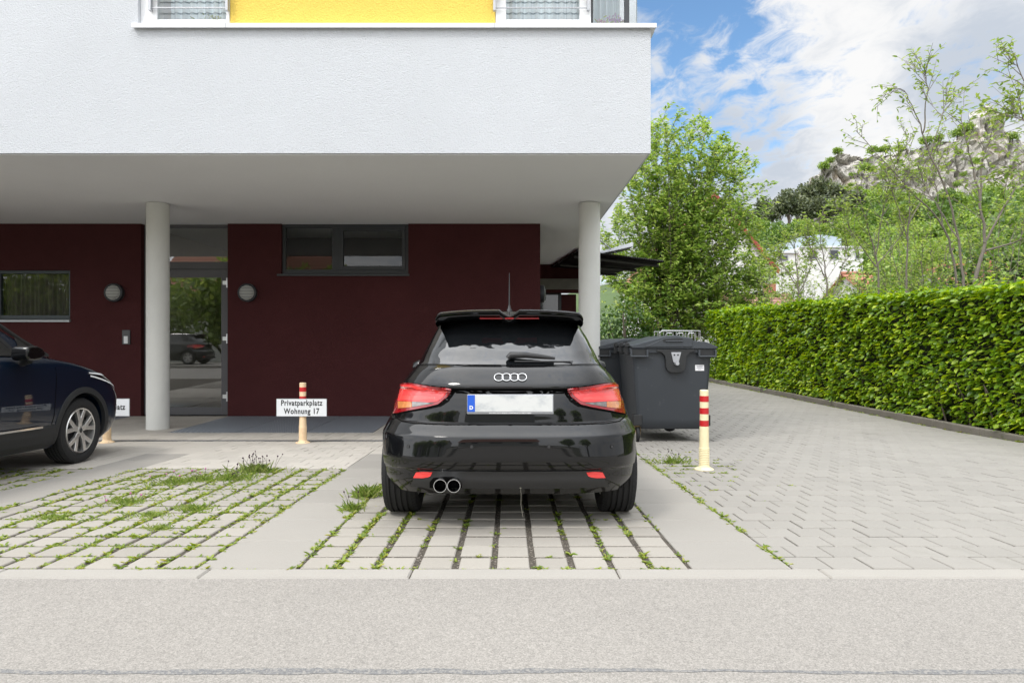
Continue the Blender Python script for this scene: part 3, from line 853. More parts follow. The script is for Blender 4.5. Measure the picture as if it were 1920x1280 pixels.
def low_window(x0, x1, z0, z1, mull, m, sillz, curtain=None):
    yw = WY + 0.055; fw = 0.055
    f = MB()
    f.box(x0, x0 + fw, yw, yw + .08, z0, z1); f.box(x1 - fw, x1, yw, yw + .08, z0, z1)
    f.box(x0 + fw, x1 - fw, yw, yw + .08, z0, z0 + fw * 1.3); f.box(x0 + fw, x1 - fw, yw, yw + .08, z1 - fw, z1)
    spans = []
    if mull:
        f.box(mull - 0.07, mull + 0.07, yw, yw + .08, z0 + fw * 1.3, z1 - fw)
        spans = [(x0 + fw, mull - .07), (mull + .07, x1 - fw)]
    else: spans = [(x0 + fw, x1 - fw)]
    # second sash is a step proud
    a, b = spans[-1]
    if mull:
        f.box(a, a + .06, yw - .015, yw + .03, z0 + fw * 1.3, z1 - fw); f.box(b - .06, b, yw - .015, yw + .03, z0 + fw * 1.3, z1 - fw)
        f.box(a + .06, b - .06, yw - .015, yw + .03, z0 + fw * 1.3, z0 + fw * 1.3 + .06); f.box(a + .06, b - .06, yw - .015, yw + .03, z1 - fw - .06, z1 - fw)
        spans[-1] = (a + .06, b - .06)
    fo = f.build('window', m, bl, bevel=0.004)
    for i, (a, b) in enumerate(spans):
        p = MB(); p.quad((a, yw + .03, z0 + fw), (b, yw + .03, z0 + fw), (b, yw + .03, z1 - fw), (a, yw + .03, z1 - fw))
        p.build('pane', M['glass_low'], fo)
    s = MB()
    s.prism([(WY - 0.05, sillz - 0.035), (WY - 0.05, sillz), (WY + 0.054, sillz + 0.012), (WY + 0.054, sillz - 0.022), (WY - 0.002, sillz - 0.03)], x0 - 0.06, x1 + 0.02, 'x')
    s.build('sill', M['steel'] if not mull else M['anthracite'], fo)
    if curtain:
        c = MB(); n = 90
        for i in range(n):
            a = x0 + (x1 - x0) * i / n; b = x0 + (x1 - x0) * (i + 1) / n
            k = lambda t: yw + 0.16 + 0.018 * math.sin(t * 1.1) + 0.012 * math.sin(t * 0.37 + 1)
            c.quad((a, k(i), z0), (b, k(i + 1), z0), (b, k(i + 1), z1), (a, k(i), z1))
        c.build('curtain', curtain, fo, smooth=80)
    return fo
low_window(W1[0] + .003, W1[1] - .003, W1[2] + .015, W1[3] - .002, -3.03, M['anthracite'], W1[2] + 0.0)
low_window(W2[0] + .003, W2[1] - .003, W2[2] + .015, W2[3] - .002, None, M['anthracite_blue'], W2[2], M['curtain_dark'])

# entrance door
d = MB(); yd = WY + 0.10
zt = 2.515
d.box(DX0, DX0 + .06, yd, yd + .09, FLAT, GT); d.box(DX1 - .03, DX1, yd, yd + .09, FLAT, GT)
d.box(DX0 + .06, DX1 - .03, yd, yd + .09, zt - .13, zt); d.box(DX0 + .06, DX1 - .03, yd, yd + .09, GT - .05, GT)
df = d.build('door_frame', M['door_grey'], bl, bevel=0.004)
p = MB(); p.quad((DX0 + .06, yd + .04, zt), (DX1 - .03, yd + .04, zt), (DX1 - .03, yd + .04, GT - .05), (DX0 + .06, yd + .04, GT - .05))
p.build('transom_pane', M['glass_door'], df)
d = MB(); dl, dr, db, dt = DX0 + .065, DX1 - .035, FLAT + .01, zt - .135
st = 0.115; yl = yd - .012
d.box(dl, dl + st, yl, yl + .07, db, dt); d.box(dr - st, dr, yl, yl + .07, db, dt)
d.box(dl + st, dr - st, yl, yl + .07, db, db + .135); d.box(dl + st, dr - st, yl, yl + .07, dt - .14, dt)
do = d.build('entrance_door', M['door_grey'], bl, bevel=0.004)
p = MB(); p.quad((dl + st, yl + .03, db + .135), (dr - st, yl + .03, db + .135), (dr - st, yl + .03, dt - .14), (dl + st, yl + .03, dt - .14))
p.build('pane', M['glass_door'], do)
for z in (0.155, 1.168, 2.145):
    h = MB()
    h.tube([(dr - .005, yl - .018, z - .085), (dr - .005, yl - .018, z + .085)], 0.014, 10)
    h.box(dr - .085, dr - .012, yl - .016, yl - .001, z - .035, z + .035)
    h.build('hinge', M['alu'], do, bevel=0.003)
h = MB(); h.tube([(dl + .06, yl - .06, 0.5), (dl + .06, yl - .06, 1.5)], 0.016, 12); h.box(dl + .05, dl + .07, yl - .06, yl, .55, .57); h.box(dl + .05, dl + .07, yl - .06, yl, 1.43, 1.45)
h.build('handle', M['alu'], do)
# columns
for x, y in ((-5.225, 9.99), (1.187, 9.97), (-11.6, 9.98)):
    c = MB(); r0 = 0.159
    c.lathe([(0.0, GB), (r0, GB), (r0, SOF - 0.02), (0, SOF - 0.02)], 64, c=(x, y, 0))
    c.build('column', M['concrete_col'], bl, smooth=40)
# rear wing with its window, red pier, beam
mb = MB(); mb.box(0.54, 1.95, 17.91, 18.2, 2.42, 3.9); mb.box(1.42, 1.82, 18.3, 18.6, GB, 2.40)
mb.build('rear_wall', M['render_red'], bl)
mb = MB(); mb.box(0.545, 2.05, 17.8, 18.1, 2.50, 2.78); mb.build('beam', M['concrete_beam'], bl)
f = MB(); f.box(0.55, 1.42, 18.36, 18.42, GB, 2.48, 0)
wv = MB()
for a, b in ((.55, .62), (1.34, 1.41)): wv.box(a, b, 18.25, 18.33, GB, 2.48)
wv.box(.62, 1.34, 18.25, 18.33, 1.62, 1.82); wv.box(.62, 1.34, 18.25, 18.33, 2.40, 2.48)
fo = wv.build('rear_window', M['anthracite'], bl)
f.build('pane', M['dark_glass'], fo)

# canopy of corrugated metal behind the corner
cn = thing('canopy', 'dark corrugated metal canopy hung on a steel rod behind the right column', 'canopy', (0, 0, 0))
zc_ = 3.05
A, B, C_, D_ = Vector((1.50, 14.75, zc_ + .06)), Vector((3.62, 15.7, zc_ - .06)), Vector((2.85, 18.6, zc_ - .04)), Vector((1.02, 18.8, zc_ + .05))
mb = MB(); n = 96
for i in range(n):
    s0, s1 = i / n, (i + 1) / n
    def pt(s, e): 
        p = A.lerp(B, s) if e == 0 else D_.lerp(C_, s)
        return Vector(p) + Vector((0, 0, 0.018 * (1 if (round(s * n)) % 2 else -1)))
    a, b, c, e = pt(s0, 0), pt(s1, 0), pt(s1, 1), pt(s0, 1)
    mb.quad(a, b, c, e)
    up = Vector((0, 0, 0.006)); mb.quad(a + up, e + up, c + up, b + up); mb.quad(a, a + up, b + up, b)
mb.build('canopy_sheet', M['canopy'], cn, recalc=False)
mb = MB()
for q in ((A.lerp(D_, .1), B.lerp(C_, .1)), (A.lerp(D_, .5), B.lerp(C_, .5)), (A.lerp(D_, .9), B.lerp(C_, .9))):
    mb = MB(); mb.tube([q[0] + Vector((0, 0, -.07)), q[1] + Vector((0, 0, -.07))], 0.04, 6); mb.build('canopy_beam', M['canopy'], cn)
mb = MB(); p0 = Vector((2.05, 15.15, zc_ + .045)); p1 = Vector((2.75, 14.9, zc_ + .18))
mb.add([p0, p1, p1 + Vector((0, .1, .1)), p0 + Vector((0, .1, .06)), p0 + Vector((0, .6, 0)), p1 + Vector((0, .6, 0)), p1 + Vector((0, .6, .1)), p0 + Vector((0, .6, .06))],
       [(0, 1, 2, 3), (4, 7, 6, 5), (0, 4, 5, 1), (3, 2, 6, 7), (0, 3, 7, 4), (1, 5, 6, 2)])
mb.build('gutter_plate', M['steel'], cn)
mb = MB(); mb.tube([(1.56, 15.0, 3.75), (2.42, 15.15, zc_ + .05)], 0.014, 8); mb.build('tie_rod', M['steel'], cn)

# wall lamps
def wall_lamp(x, y, z, rz, label):
    t = thing('wall_lamp', label, 'lamp', (x, y, z), rz, 'round wall lamps on the wine red wall')
    b = MB(); b.lathe([(0, 0.0), (.155, 0.0), (.16, -.03), (.158, -.085), (.132, -.10), (.128, -.088), (0, -.088)], 40, 'y'); b.build('housing', M['anthracite'], t, smooth=35)
    g = MB(); g.lathe([(.127, -.0885), (.12, -.10), (.08, -.112), (0, -.117)], 36, 'y'); g.build('lamp_glass', M['lamp_glass'], t, smooth=60)
    s = MB()
    for k in range(-4, 5):
        zz = k * 0.026; hw = math.sqrt(max(0.0, .125 ** 2 - zz ** 2))
        s.box(-hw, hw, -.125, -.108, zz - .004, zz + .004)
    s.build('louvre', M['anthracite'], t)
    return t
wall_lamp((217 - 955) / 107.8, WY, CAM_Z + (640 - 549) / 107.8, 0, 'round louvred wall lamp between the left window and the left column')
wall_lamp((466 - 955) / 107.8, WY, CAM_Z + (640 - 549) / 107.8, 0, 'round louvred wall lamp right of the glass entrance door')
wall_lamp(0.538, 12.2, CAM_Z + (640 - 551) / 103, R(90), 'wall lamp seen edge on at the right corner of the red wall')
t = thing('intercom', 'small dark intercom panel with white button plate beside the entrance', 'intercom', ((237.5 - 955) / 107.8, WY, CAM_Z + (640 - 632) / 107.8))
b = MB(); b.box(-.068, .068, -.025, 0, -.125, .125); b.build('panel', M['door_grey'], t, bevel=.006)
b = MB(); b.box(-.036, .034, -.031, -.0255, -.11, .018); b.build('button_plate', M['sill_metal'], t, bevel=.003)
# flowers behind the upper windows
def flower_pot(x, z, hue, label, n=26, rr=.05, y=BY + .2):
    t = thing('potted_flower', label, 'flower', (x, y, z), 0, 'flowers behind the upper windows')
    p = MB(); p.lathe([(0, -.02), (.05, -.02), (.06, .05), (.052, .05), (.048, .02), (0, .02)], 16); p.build('pot', M['white_frame'], t, smooth=40)
    P = rng.normal(size=(n * 2, 3)) * np.array([rr, .03, rr * .7]) + np.array([0, 0, .09]); 
    leaf_object('petals', P, rdir(n * 2), rdir(n * 2), .035, .025, hue, t)
    P = rng.normal(size=(n, 3)) * np.array([rr, .03, .03]) + np.array([0, 0, .06]); leaf_object('leaves', P, rdir(n) + np.array([0, 0, .7]), rdir(n), .06, .02, M['grass_clump'], t)
zs = SILL + .075
flower_pot(1.20, zs + .01, M['purple'], 'round purple flower behind the corner glazing', 50, .055)
flower_pot(1.03, zs + .01, M['pink'], 'pink flower at the left end of the corner glazing', 14, .03)
flower_pot(-3.55, zs - .02, M['pink'], 'pink blossom in the middle of the upper left window', 14, .03)
flower_pot(-3.16, zs - .0, M['red_petal'], 'red blossom in the right corner of the upper left window', 16, .025)
flower_pot(-3.36, zs + .02, M['grass_clump'], 'pale green plant in the upper left window', 40, .06)

# ------------------------------------------------------------------ cars
def pchip(tab):
    """monotone cubic through (z, value) pairs"""
    xs = [p[0] for p in tab]; ys = [p[1] for p in tab]; n = len(xs)
    h = [xs[i + 1] - xs[i] for i in range(n - 1)]; dl = [(ys[i + 1] - ys[i]) / h[i] for i in range(n - 1)]
    m = [0.0] * n; m[0] = dl[0]; m[-1] = dl[-1]
    for i in range(1, n - 1):
        if dl[i - 1] * dl[i] <= 0: m[i] = 0
        else:
            w1, w2 = 2 * h[i] + h[i - 1], h[i] + 2 * h[i - 1]
            m[i] = (w1 + w2) / (w1 / dl[i - 1] + w2 / dl[i])
    def f(x):
        if x <= xs[0]: return ys[0]
        if x >= xs[-1]: return ys[-1]
        i = 0
        while x > xs[i + 1]: i += 1
        t = (x - xs[i]) / h[i]
        return (2 * t ** 3 - 3 * t ** 2 + 1) * ys[i] + (t ** 3 - 2 * t ** 2 + t) * h[i] * m[i] + (-2 * t ** 3 + 3 * t ** 2) * ys[i + 1] + (t ** 3 - t ** 2) * h[i] * m[i + 1]
    return f

class Car:
    """a car body as a stack of horizontal outlines: rear R, front F, half width W at each height"""
    def __init__(s, W, Rr, F, Ar, Af, n, nf, origin, pitch):
        s.W, s.R, s.F, s.Ar, s.Af, s.n, s.nf = pchip(W), pchip(Rr), pchip(F), pchip(Ar), pchip(Af), pchip(n), pchip(nf)
        s.mat = Matrix.Translation(origin) @ Matrix.Rotation(pitch, 4, 'X')
        s.inv = s.mat.inverted()
    def rear(s, x, z):
        w = s.W(z); t = min(abs(x) / w, 1.0)
        return s.R(z) + s.Ar(z) * (1 - math.sqrt(max(0.0, 1 - t ** s.n(z))))
    def loop(s, z, kr=30, ks=26, kf=22):
        W, Rr, F, Ar, Af, n, nf = (f(z) for f in (s.W, s.R, s.F, s.Ar, s.Af, s.n, s.nf))
        half = []
        for i in range(kr + 1):
            th = math.pi / 2 * i / kr
            half.append((W * math.sin(th) ** (2 / n), Rr + Ar * (1 - math.cos(th))))
        for i in range(1, ks):
            half.append((W, Rr + Ar + (F - Af - Rr - Ar) * i / ks))
        for i in range(kf, -1, -1):
            th = math.pi / 2 * i / kf
            half.append((W * math.sin(th) ** (2 / nf), F - Af * (1 - math.cos(th))))
        half[0] = (0, half[0][1]); half[-1] = (0, half[-1][1])
        return half + [(-x, y) for x, y in reversed(half[1:-1])]
    def body(s, zs):
        mb = MB(); L = None
        for z in zs:
            lp = s.loop(z); L = len(lp)
            mb.v += [(x, y, z) for x, y in lp]
        for r in range(len(zs) - 1):
            for k in range(L):
                mb.f.append((r * L + k, r * L + (k + 1) % L, (r + 1) * L + (k + 1) % L, (r + 1) * L + k)); mb.m.append(0)
        for r, z in ((0, zs[0]), (len(zs) - 1, zs[-1])):
            ys = [mb.v[r * L + k][1] for k in range(L)]
            mb.v.append((0, (min(ys) + max(ys)) / 2, z)); c = len(mb.v) - 1
            for k in range(L):
                a, b = r * L + k, r * L + (k + 1) % L
                mb.f.append((b, a, c) if r == 0 else (a, b, c)); mb.m.append(0)
        return mb
    def ray(s, px, py):
        """where the sight line through a photo point meets the rear of the car: (x, y, z) in car space"""
        o = s.inv @ Vector((0, 0, CAM_Z)); d = (s.inv.to_3x3() @ Vector(((px - 955) / 1260, 1, (640 - py) / 1260)))
        prev = None
        t = (-0.15 - o.y) / d.y
        while t < (-0.15 - o.y) / d.y + 1.3:
            p = o + d * t
            g = p.y - s.rear(p.x, p.z) if abs(p.x) < s.W(p.z) else -1.0
            if g >= 0: return p
            t += 0.003
        z = p.z
        return Vector((math.copysign(s.W(z), p.x), s.R(z) + s.Ar(z), z))
    def normal(s, x, z):
        e = 0.004
        fx = (s.rear(x + e, z) - s.rear(x - e, z)) / (2 * e); fz = (s.rear(x, z + e) - s.rear(x, z - e)) / (2 * e)
        return Vector((fx, -1, fz)).normalized()

def resample(pl, n):
    pl = [Vector((p[0], p[1], 0)) for p in pl]
    seg = [(pl[i + 1] - pl[i]).length for i in range(len(pl) - 1)]; T = sum(seg) or 1e-9
    o = []
    for k in range(n):
        d = T * k / (n - 1); i = 0
        while i < len(seg) - 1 and d > seg[i]: d -= seg[i]; i += 1
        o.append(pl[i].lerp(pl[i + 1], min(1.0, d / max(seg[i], 1e-9))))
    return o
def coons(top, right, bottom, left, nu, nv):
    """fill between four outlines (top and bottom left to right; left and right top to bottom)"""
    t, b = resample(top, nu), resample(bottom, nu); l, r = resample(left, nv), resample(right, nv)
    G = []
    for j in range(nv):
        v = j / (nv - 1); row = []
        for i in range(nu):
            u = i / (nu - 1)
            p = t[i] * (1 - v) + b[i] * v + l[j] * (1 - u) + r[j] * u - (t[0] * (1 - u) * (1 - v) + t[-1] * u * (1 - v) + b[0] * (1 - u) * v + b[-1] * u * v)
            row.append((p.x, p.y))
        G.append(row)
    return G
def skin_patch(car, G, off, mb, mi=0, skirt=0.012, mirror=False):
    """lay a photo-traced outline on the car's rear surface as a raised, closed-edged shell"""
    nv, nu = len(G), len(G[0]); vs = []; ns = []
    for row in G:
        for (a, b) in row:
            p = car.ray(a, b); nn = car.normal(p.x * 0.995, p.z)
            vs.append(p + nn * off); ns.append(nn)
    fs = []
    for j in range(nv - 1):
        for i in range(nu - 1): fs.append((j * nu + i, j * nu + i + 1, (j + 1) * nu + i + 1, (j + 1) * nu + i))
    edge = [i for i in range(nu)] + [j * nu + nu - 1 for j in range(1, nv)] + [(nv - 1) * nu + i for i in range(nu - 2, -1, -1)] + [j * nu for j in range(nv - 2, 0, -1)]
    b0 = len(vs)
    for e in edge: vs.append(vs[e] - ns[e] * (off + skirt))
    k = len(edge)
    for i in range(k): fs.append((edge[i], b0 + i, b0 + (i + 1) % k, edge[(i + 1) % k]))
    if mirror:
        vs = [Vector((-p.x, p.y, p.z)) for p in vs]
    mb.add(vs, fs, mi)
def seam(car, pl, mb, r=0.0028, n=60, off=0.0, mirror=False):
    pts = []
    for p in resample(pl, n):
        q = car.ray(p.x, p.y); pts.append(q + car.normal(q.x * .995, q.z) * off)
    if mirror: pts = [Vector((-p.x, p.y, p.z)) for p in pts]
    mb.tube(pts, r, 6)

def cut(o, cutters):
    """take the wheel arches out of a body"""
    for c in cutters:
        md = o.modifiers.new('arch', 'BOOLEAN'); md.object = c; md.operation = 'DIFFERENCE'; md.solver = 'EXACT'
    bpy.context.view_layer.update()
    dg = bpy.context.evaluated_depsgraph_get()
    me = bpy.data.meshes.new_from_object(o.evaluated_get(dg))
    o.modifiers.clear(); o.data = me
    for c in cutters: bpy.data.objects.remove(c)
    me.polygons.foreach_set('use_smooth', [True] * len(me.polygons)); me.set_sharp_from_angle(angle=R(24))

def wheel(parent, x, y, rad, wid, side, rim_r, style):
    """tyre with rain grooves, rim with forked spokes; side = +1 or -1: which way the face looks"""
    t = MB(); h = wid / 2
    prof = [(rim_r, -h * .80), (rim_r + .02, -h * .97), ((rim_r + rad) / 2, -h * 1.03), (rad - .030, -h * .97), (rad - .010, -h * .88), (rad - .002, -h * .72)]
    for g in (-.48, -.16, .16, .48):
        prof += [(rad, h * (g - .055)), (rad - .009, h * (g - .045)), (rad - .009, h * (g + .045)), (rad, h * (g + .055))]
    prof += [(rad - .002, h * .72), (rad - .010, h * .88), (rad - .030, h * .97), ((rim_r + rad) / 2, h * 1.03), (rim_r + .02, h * .97), (rim_r, h * .80)]
    t.lathe(prof, 72, 'x', (0, 0, 0))
    # shoulder blocks
    for sgn in (-1, 1):
        for k in range(60):
            a = 2 * math.pi * k / 60; b = a + 2 * math.pi / 60 * .82
            q = lambda r_, an, xx: (xx, r_ * math.cos(an), r_ * math.sin(an))
            x0, x1 = sgn * h * .70, sgn * h * .93
            t.add([q(rad + .001, a, x0), q(rad + .001, b, x0), q(rad - .011, b, x1), q(rad - .011, a, x1), q(rad - .02, a, x0), q(rad - .02, b, x0), q(rad - .03, b, x1), q(rad - .03, a, x1)],
                  [(0, 1, 2, 3), (0, 4, 5, 1), (1, 5, 6, 2), (2, 6, 7, 3), (3, 7, 4, 0)])
    to = t.build('wheel', M['rubber'], parent, smooth=38, loc=(x, y, rad))
    r_ = MB()
    f = side * h
    r_.lathe([(rim_r + .004, f * .80), (rim_r - .004, f * .93), (rim_r - .014, f * .90), (rim_r - .022, f * .4), (rim_r - .03, -f * .7), (rim_r, -f * .82)], 60, 'x')
    sp = MB()
    def P(r0, a, d): return (d, r0 * math.cos(a), r0 * math.sin(a))
    def bar(r0, a0, w0, r1, a1, w1, d0, d1, th=.03):
        c0 = Vector(P(r0, a0, 0)); c1 = Vector(P(r1, a1, 0)); u = (c1 - c0).normalized(); v = Vector((0, -u.z, u.y))
        vs = [c0 + v * w0 + Vector((d0, 0, 0)), c0 - v * w0 + Vector((d0, 0, 0)), c1 - v * w1 + Vector((d1, 0, 0)), c1 + v * w1 + Vector((d1, 0, 0))]
        vs += [p - Vector((side * th, 0, 0)) for p in vs]
        sp.add(vs, [(0, 1, 2, 3), (7, 6, 5, 4), (0, 4, 5, 1), (1, 5, 6, 2), (2, 6, 7, 3), (3, 7, 4, 0)])
    for k in range(5):
        a = 2 * math.pi * k / 5 + style
        bar(.03, a, .024, .105, a, .031, f * .82, f * .86)
        for sg in (-1, 1):
            bar(.088, a + sg * .08, .021, rim_r - .006, a + sg * .285, .021, f * .859, f * .90)
    sp.lathe([(0, f * .86), (.034, f * .86), (.040, f * .80), (.040, f * .5)], 24, 'x')
    ro = r_.build('rim', M['rim'], to, smooth=30)
    sp.build('spokes', M['rim'], to, bevel=0.004)
    dk = MB(); dk.lathe([(0, f * .30), (rim_r - .03, f * .30), (rim_r - .03, f * .28), (0, f * .28)], 40, 'x')
    dk.build('brake_disc', M['rim_dark'], to)
    return to

# ---- black hatchback, seen square from behind
YB = 3.94
pitch = -math.atan(0.0278)
ori = Vector((0.0, YB, gz(YB)))
AUD = Car(
    W=[(.22, .805), (.27, .834), (.31, .846), (.375, .853), (.45, .856), (.56, .854), (.60, .842), (.66, .814), (.733, .787), (.83, .748), (.885, .725), (.94, .685), (1.0, .630), (1.1, .580), (1.262, .502), (1.32, .470), (1.36, .41), (1.385, .32), (1.40, .18)],
    Rr=[(.22, .13), (.27, .085), (.31, .060), (.372, .036), (.382, .020), (.40, .012), (.45, .0), (.52, .0), (.565, .004), (.576, .007), (.579, .0095), (.60, .034), (.645, .078), (.655, .096), (.70, .097), (.80, .112), (.842, .124), (.852, .100), (.858, .082), (.868, .081), (.90, .098), (.94, .128), (.98, .165), (1.0, .196), (1.1, .292), (1.2, .392), (1.262, .455), (1.32, .53), (1.36, .66), (1.385, .85), (1.40, 1.1)],
    F=[(.22, 3.78), (.30, 3.88), (.45, 3.93), (.60, 3.94), (.72, 3.88), (.80, 3.76), (.88, 3.42), (.94, 3.02), (1.0, 2.72), (1.1, 2.48), (1.26, 2.12), (1.33, 1.92), (1.37, 1.75), (1.40, 1.45)],
    Ar=[(.22, .55), (.60, .62), (.85, .60), (1.0, .50), (1.1, .42), (1.262, .36), (1.40, .25)],
    Af=[(.22, .7), (.8, .9), (1.0, .7), (1.3, .45), (1.40, .15)],
    n=[(.22, 4.6), (.40, 3.9), (.60, 3.4), (.85, 3.3), (1.0, 3.6), (1.3, 3.4), (1.4, 2.6)],
    nf=[(.22, 2.6), (1.0, 2.8), (1.4, 2.4)], origin=ori, pitch=pitch)
zs = sorted(set([round(.22 + .012 * i, 4) for i in range(99)] + [.372, .377, .382,   .565, .5725, .576, .5775, .579, .582, .645, .650, .655, .842, .847, .852, .855, .858, .862, .868, 1.395, 1.40]))
zs = [z for z in zs if z <= 1.40]
car1 = thing('parked_car', 'glossy black hatchback seen square from behind, parked in the middle bay', 'car', ori, 0, None, pitch)
body = AUD.body(zs).build('body', M['paint_black'], car1)
WR, WW = 0.315, 0.225
cut_ = []
for y in (0.675, 3.14):
    for sg in (-1, 1):
        c = MB(); c.lathe([(0, -.17), (.365, -.17), (.365, .17), (0, .17)], 40, 'x', (sg * .76, y, .315)); cut_.append(c.build('arch_tool', M['gap'], car1))
cut(body, cut_)
for y in (0.675, 3.14):
    for sg in (-1, 1):
        wheel(car1, sg * .716, y, WR, WW, sg, .205, 0.3)
# underside
u = MB(); u.box(-.60, .60, .30, 3.6, .235, .32); u.box(-.62, .62, 1.0, 2.8, .165, .25); u.box(-.55, .55, .60, .72, .22, .34)
u.build('underbody', M['black_plastic'], car1, bevel=.02)
# valance
G = coons([(776, 897), (788, 881), (812, 882), (956, 883.5), (1098, 882), (1122, 881), (1133, 897)], [(1133, 897), (1143, 911)],
          [(770, 911), (830, 914), (956, 915), (1080, 914), (1143, 911)], [(776, 897), (770, 911)], 60, 9)
v = MB(); skin_patch(AUD, G, .004, v); v.build('valance', M['valance'], car1, smooth=40)
v = MB(); G = coons([(806, 903), (812, 895), (830, 893), (850, 893), (862, 897), (866, 905)], [(866, 905), (866, 913)], [(806, 913), (866, 913)], [(806, 903), (806, 913)], 14, 5)
skin_patch(AUD, G, .006, v); v.build('exhaust_recess_shade', M['gap'], car1)  # black patch laid over the valance, painted shade of the pipe recess
for px in (825, 850.5):
    e = MB(); p = AUD.ray(px, 908)
    y0 = .012; zc2 = AUD.inv @ Vector(((px - 955) / 1260 * (YB + .01), YB + .01, CAM_Z + (640 - 911) / 1260 * (YB + .01)))
    e.lathe([(.036, .35), (.040, .30), (.0405, .012), (.039, .004), (.036, .004), (.0345, .02), (.034, .12)], 32, 'y', (zc2.x, 0.004, zc2.z))
    e.lathe([(0, .10), (.036, .10)], 24, 'y', (zc2.x, 0, zc2.z), 1)
    e.build('exhaust_pipe', [M['chrome'], M['gap']], car1, smooth=40)
for mir in (False, True):
    v = MB(); G = coons([(781, 884.5), (795, 883), (811, 884.5)], [(811, 884.5), (808, 891)], [(776, 894.5), (792, 895), (803, 893.5), (808, 891)], [(781, 884.5), (776, 894.5)], 12, 5)
    skin_patch(AUD, G, .008, v, mirror=mir); v.build('reflector', M['lens_red'], car1, smooth=30)
# tail lamps
for mir in (False, True):
    TL = dict(top=[(751, 717.5), (775, 719.5), (805, 724), (846, 728.5)], right=[(846, 728.5), (847, 733), (840, 744)],
              bottom=[(739.5, 775.5), (765, 770), (800, 763.5), (822, 758), (840, 744)], left=[(751, 717.5), (745.5, 740), (739.5, 775.5)])
    b = MB(); G = coons([(748, 715.5), (775, 717.5), (806, 722), (851, 726.5), (858, 729)], [(858, 729), (852, 738), (842, 752)], [(737.5, 778), (766, 773), (802, 767), (828, 762), (842, 752)], [(748, 715.5), (744, 740), (737.5, 778)], 30, 14)
    skin_patch(AUD, G, .002, b, mirror=mir); b.build('lamp_surround', M['gap'], car1, smooth=40)
    v = MB(); skin_patch(AUD, coons(nu=34, nv=16, **TL), .009, v, mirror=mir)
    tl = v.build('tail_lamp', M['lens_deep'], car1, smooth=30)
    v = MB(); skin_patch(AUD, coons([(753.5, 721), (775, 722.5), (804, 727), (842, 731)], [(842, 731), (835, 742)], [(748, 752), (775, 752.5), (805, 754), (822, 752), (835, 742)], [(753.5, 721), (748, 752)], 30, 12), .0105, v, mirror=mir, skirt=.003)
    v.build('red_lens', M['lens_red'], tl, smooth=30)
    for tp, bt, nm in (([(756, 728), (780, 730), (838, 733)], [(755, 731), (780, 733), (836, 735)], 'red_strip'), ([(754, 742), (780, 742.5), (815, 744)], [(753.5, 750), (780, 750), (818, 749)], 'red_strip')):
        v = MB(); skin_patch(AUD, coons(tp, [tp[-1], bt[-1]], bt, [tp[0], bt[0]], 20, 4), .0122, v, mirror=mir, skirt=.003); v.build(nm, M['lens_bright'], tl, smooth=30)
    v = MB(); skin_patch(AUD, coons([(748.5, 753), (774, 753.5)], [(774, 753.5), (774, 763.5)], [(749, 766), (774, 763.5)], [(748.5, 753), (749, 766)], 10, 6), .0115, v, mirror=mir, skirt=.003); v.build('amber_lens', M['lens_amber'], tl, smooth=30)
    v = MB(); skin_patch(AUD, coons([(775, 753.5), (814, 755.5)], [(814, 755.5), (814, 756.5)], [(775, 763.3), (814, 756.5)], [(775, 753.5), (775, 763.3)], 12, 5), .0115, v, mirror=mir, skirt=.003); v.build('clear_lens', M['lens_clear'], tl, smooth=30)
# rear window with the dark frit border, wiper, cabin behind
G = coons([(822, 604), (880, 602), (957, 601), (1034, 602), (1090, 604)], [(1090, 604), (1112, 645), (1128, 682)], [(783, 682), (860, 683.5), (957, 684), (1052, 683.5), (1128, 682)], [(822, 604), (799, 645), (783, 682)], 48, 26)
v = MB(); skin_patch(AUD, G, .0035, v); v.build('rear_window', mat('rear_window_glass', (.006, .007, .008), .03, coat=1.0, coat_r=.0, spec=.5), car1, smooth=40)
# shut lines
sm = MB()
seam(AUD, [(738, 770), (742, 781), (752, 789), (775, 793.5), (830, 796), (957, 796.5), (1084, 796), (1138, 793.5), (1162, 789), (1171.5, 781), (1175, 770)], sm, .0042, 140); sm.build('shut_line', M['gap'], car1); sm = MB()
seam(AUD, [(776, 684.5), (800, 684.8), (957, 686), (1112, 684.8), (1137, 684.5)], sm, .0035, 90); sm.build('shut_line', M['gap'], car1); sm = MB()
seam(AUD, [(818, 603), (799, 640), (778, 684)], sm, .003, 40); sm.build('shut_line', M['gap'], car1); sm = MB(); seam(AUD, [(1094, 603), (1114, 640), (1135, 684)], sm, .003, 40)
sm.build('shut_line', M['gap'], car1)
v = MB(); skin_patch(AUD, coons([(849, 729), (957, 730.5), (1064, 729)], [(1064, 729), (1057, 738)], [(856, 738), (957, 738.5), (1057, 738)], [(849, 729), (856, 738)], 40, 4), .002, v); v.build('boot_trim_shade', M['gap'], car1, smooth=40)  # black trim with the shade under the boot lip painted in
# boot emblem: four linked rings
bd = MB()
for k in range(4):
    px = 935.2 + 14.6 * k
    c = AUD.ray(px, 708); nn = AUD.normal(c.x, c.z)
    ux = Vector((1, 0, 0)); uz = nn.cross(ux).normalized() * -1
    if uz.z < 0: uz = -uz
    ring = [c + nn * (.006 + .0015 * (k % 2)) + ux * (.0268 * math.cos(a)) + uz * (.0268 * math.sin(a)) for a in [2 * math.pi * i / 40 for i in range(41)]]
    bd.tube(ring, .0024, 8, cap=False)
bd.build('ring_emblem', M['chrome'], car1, smooth=60)
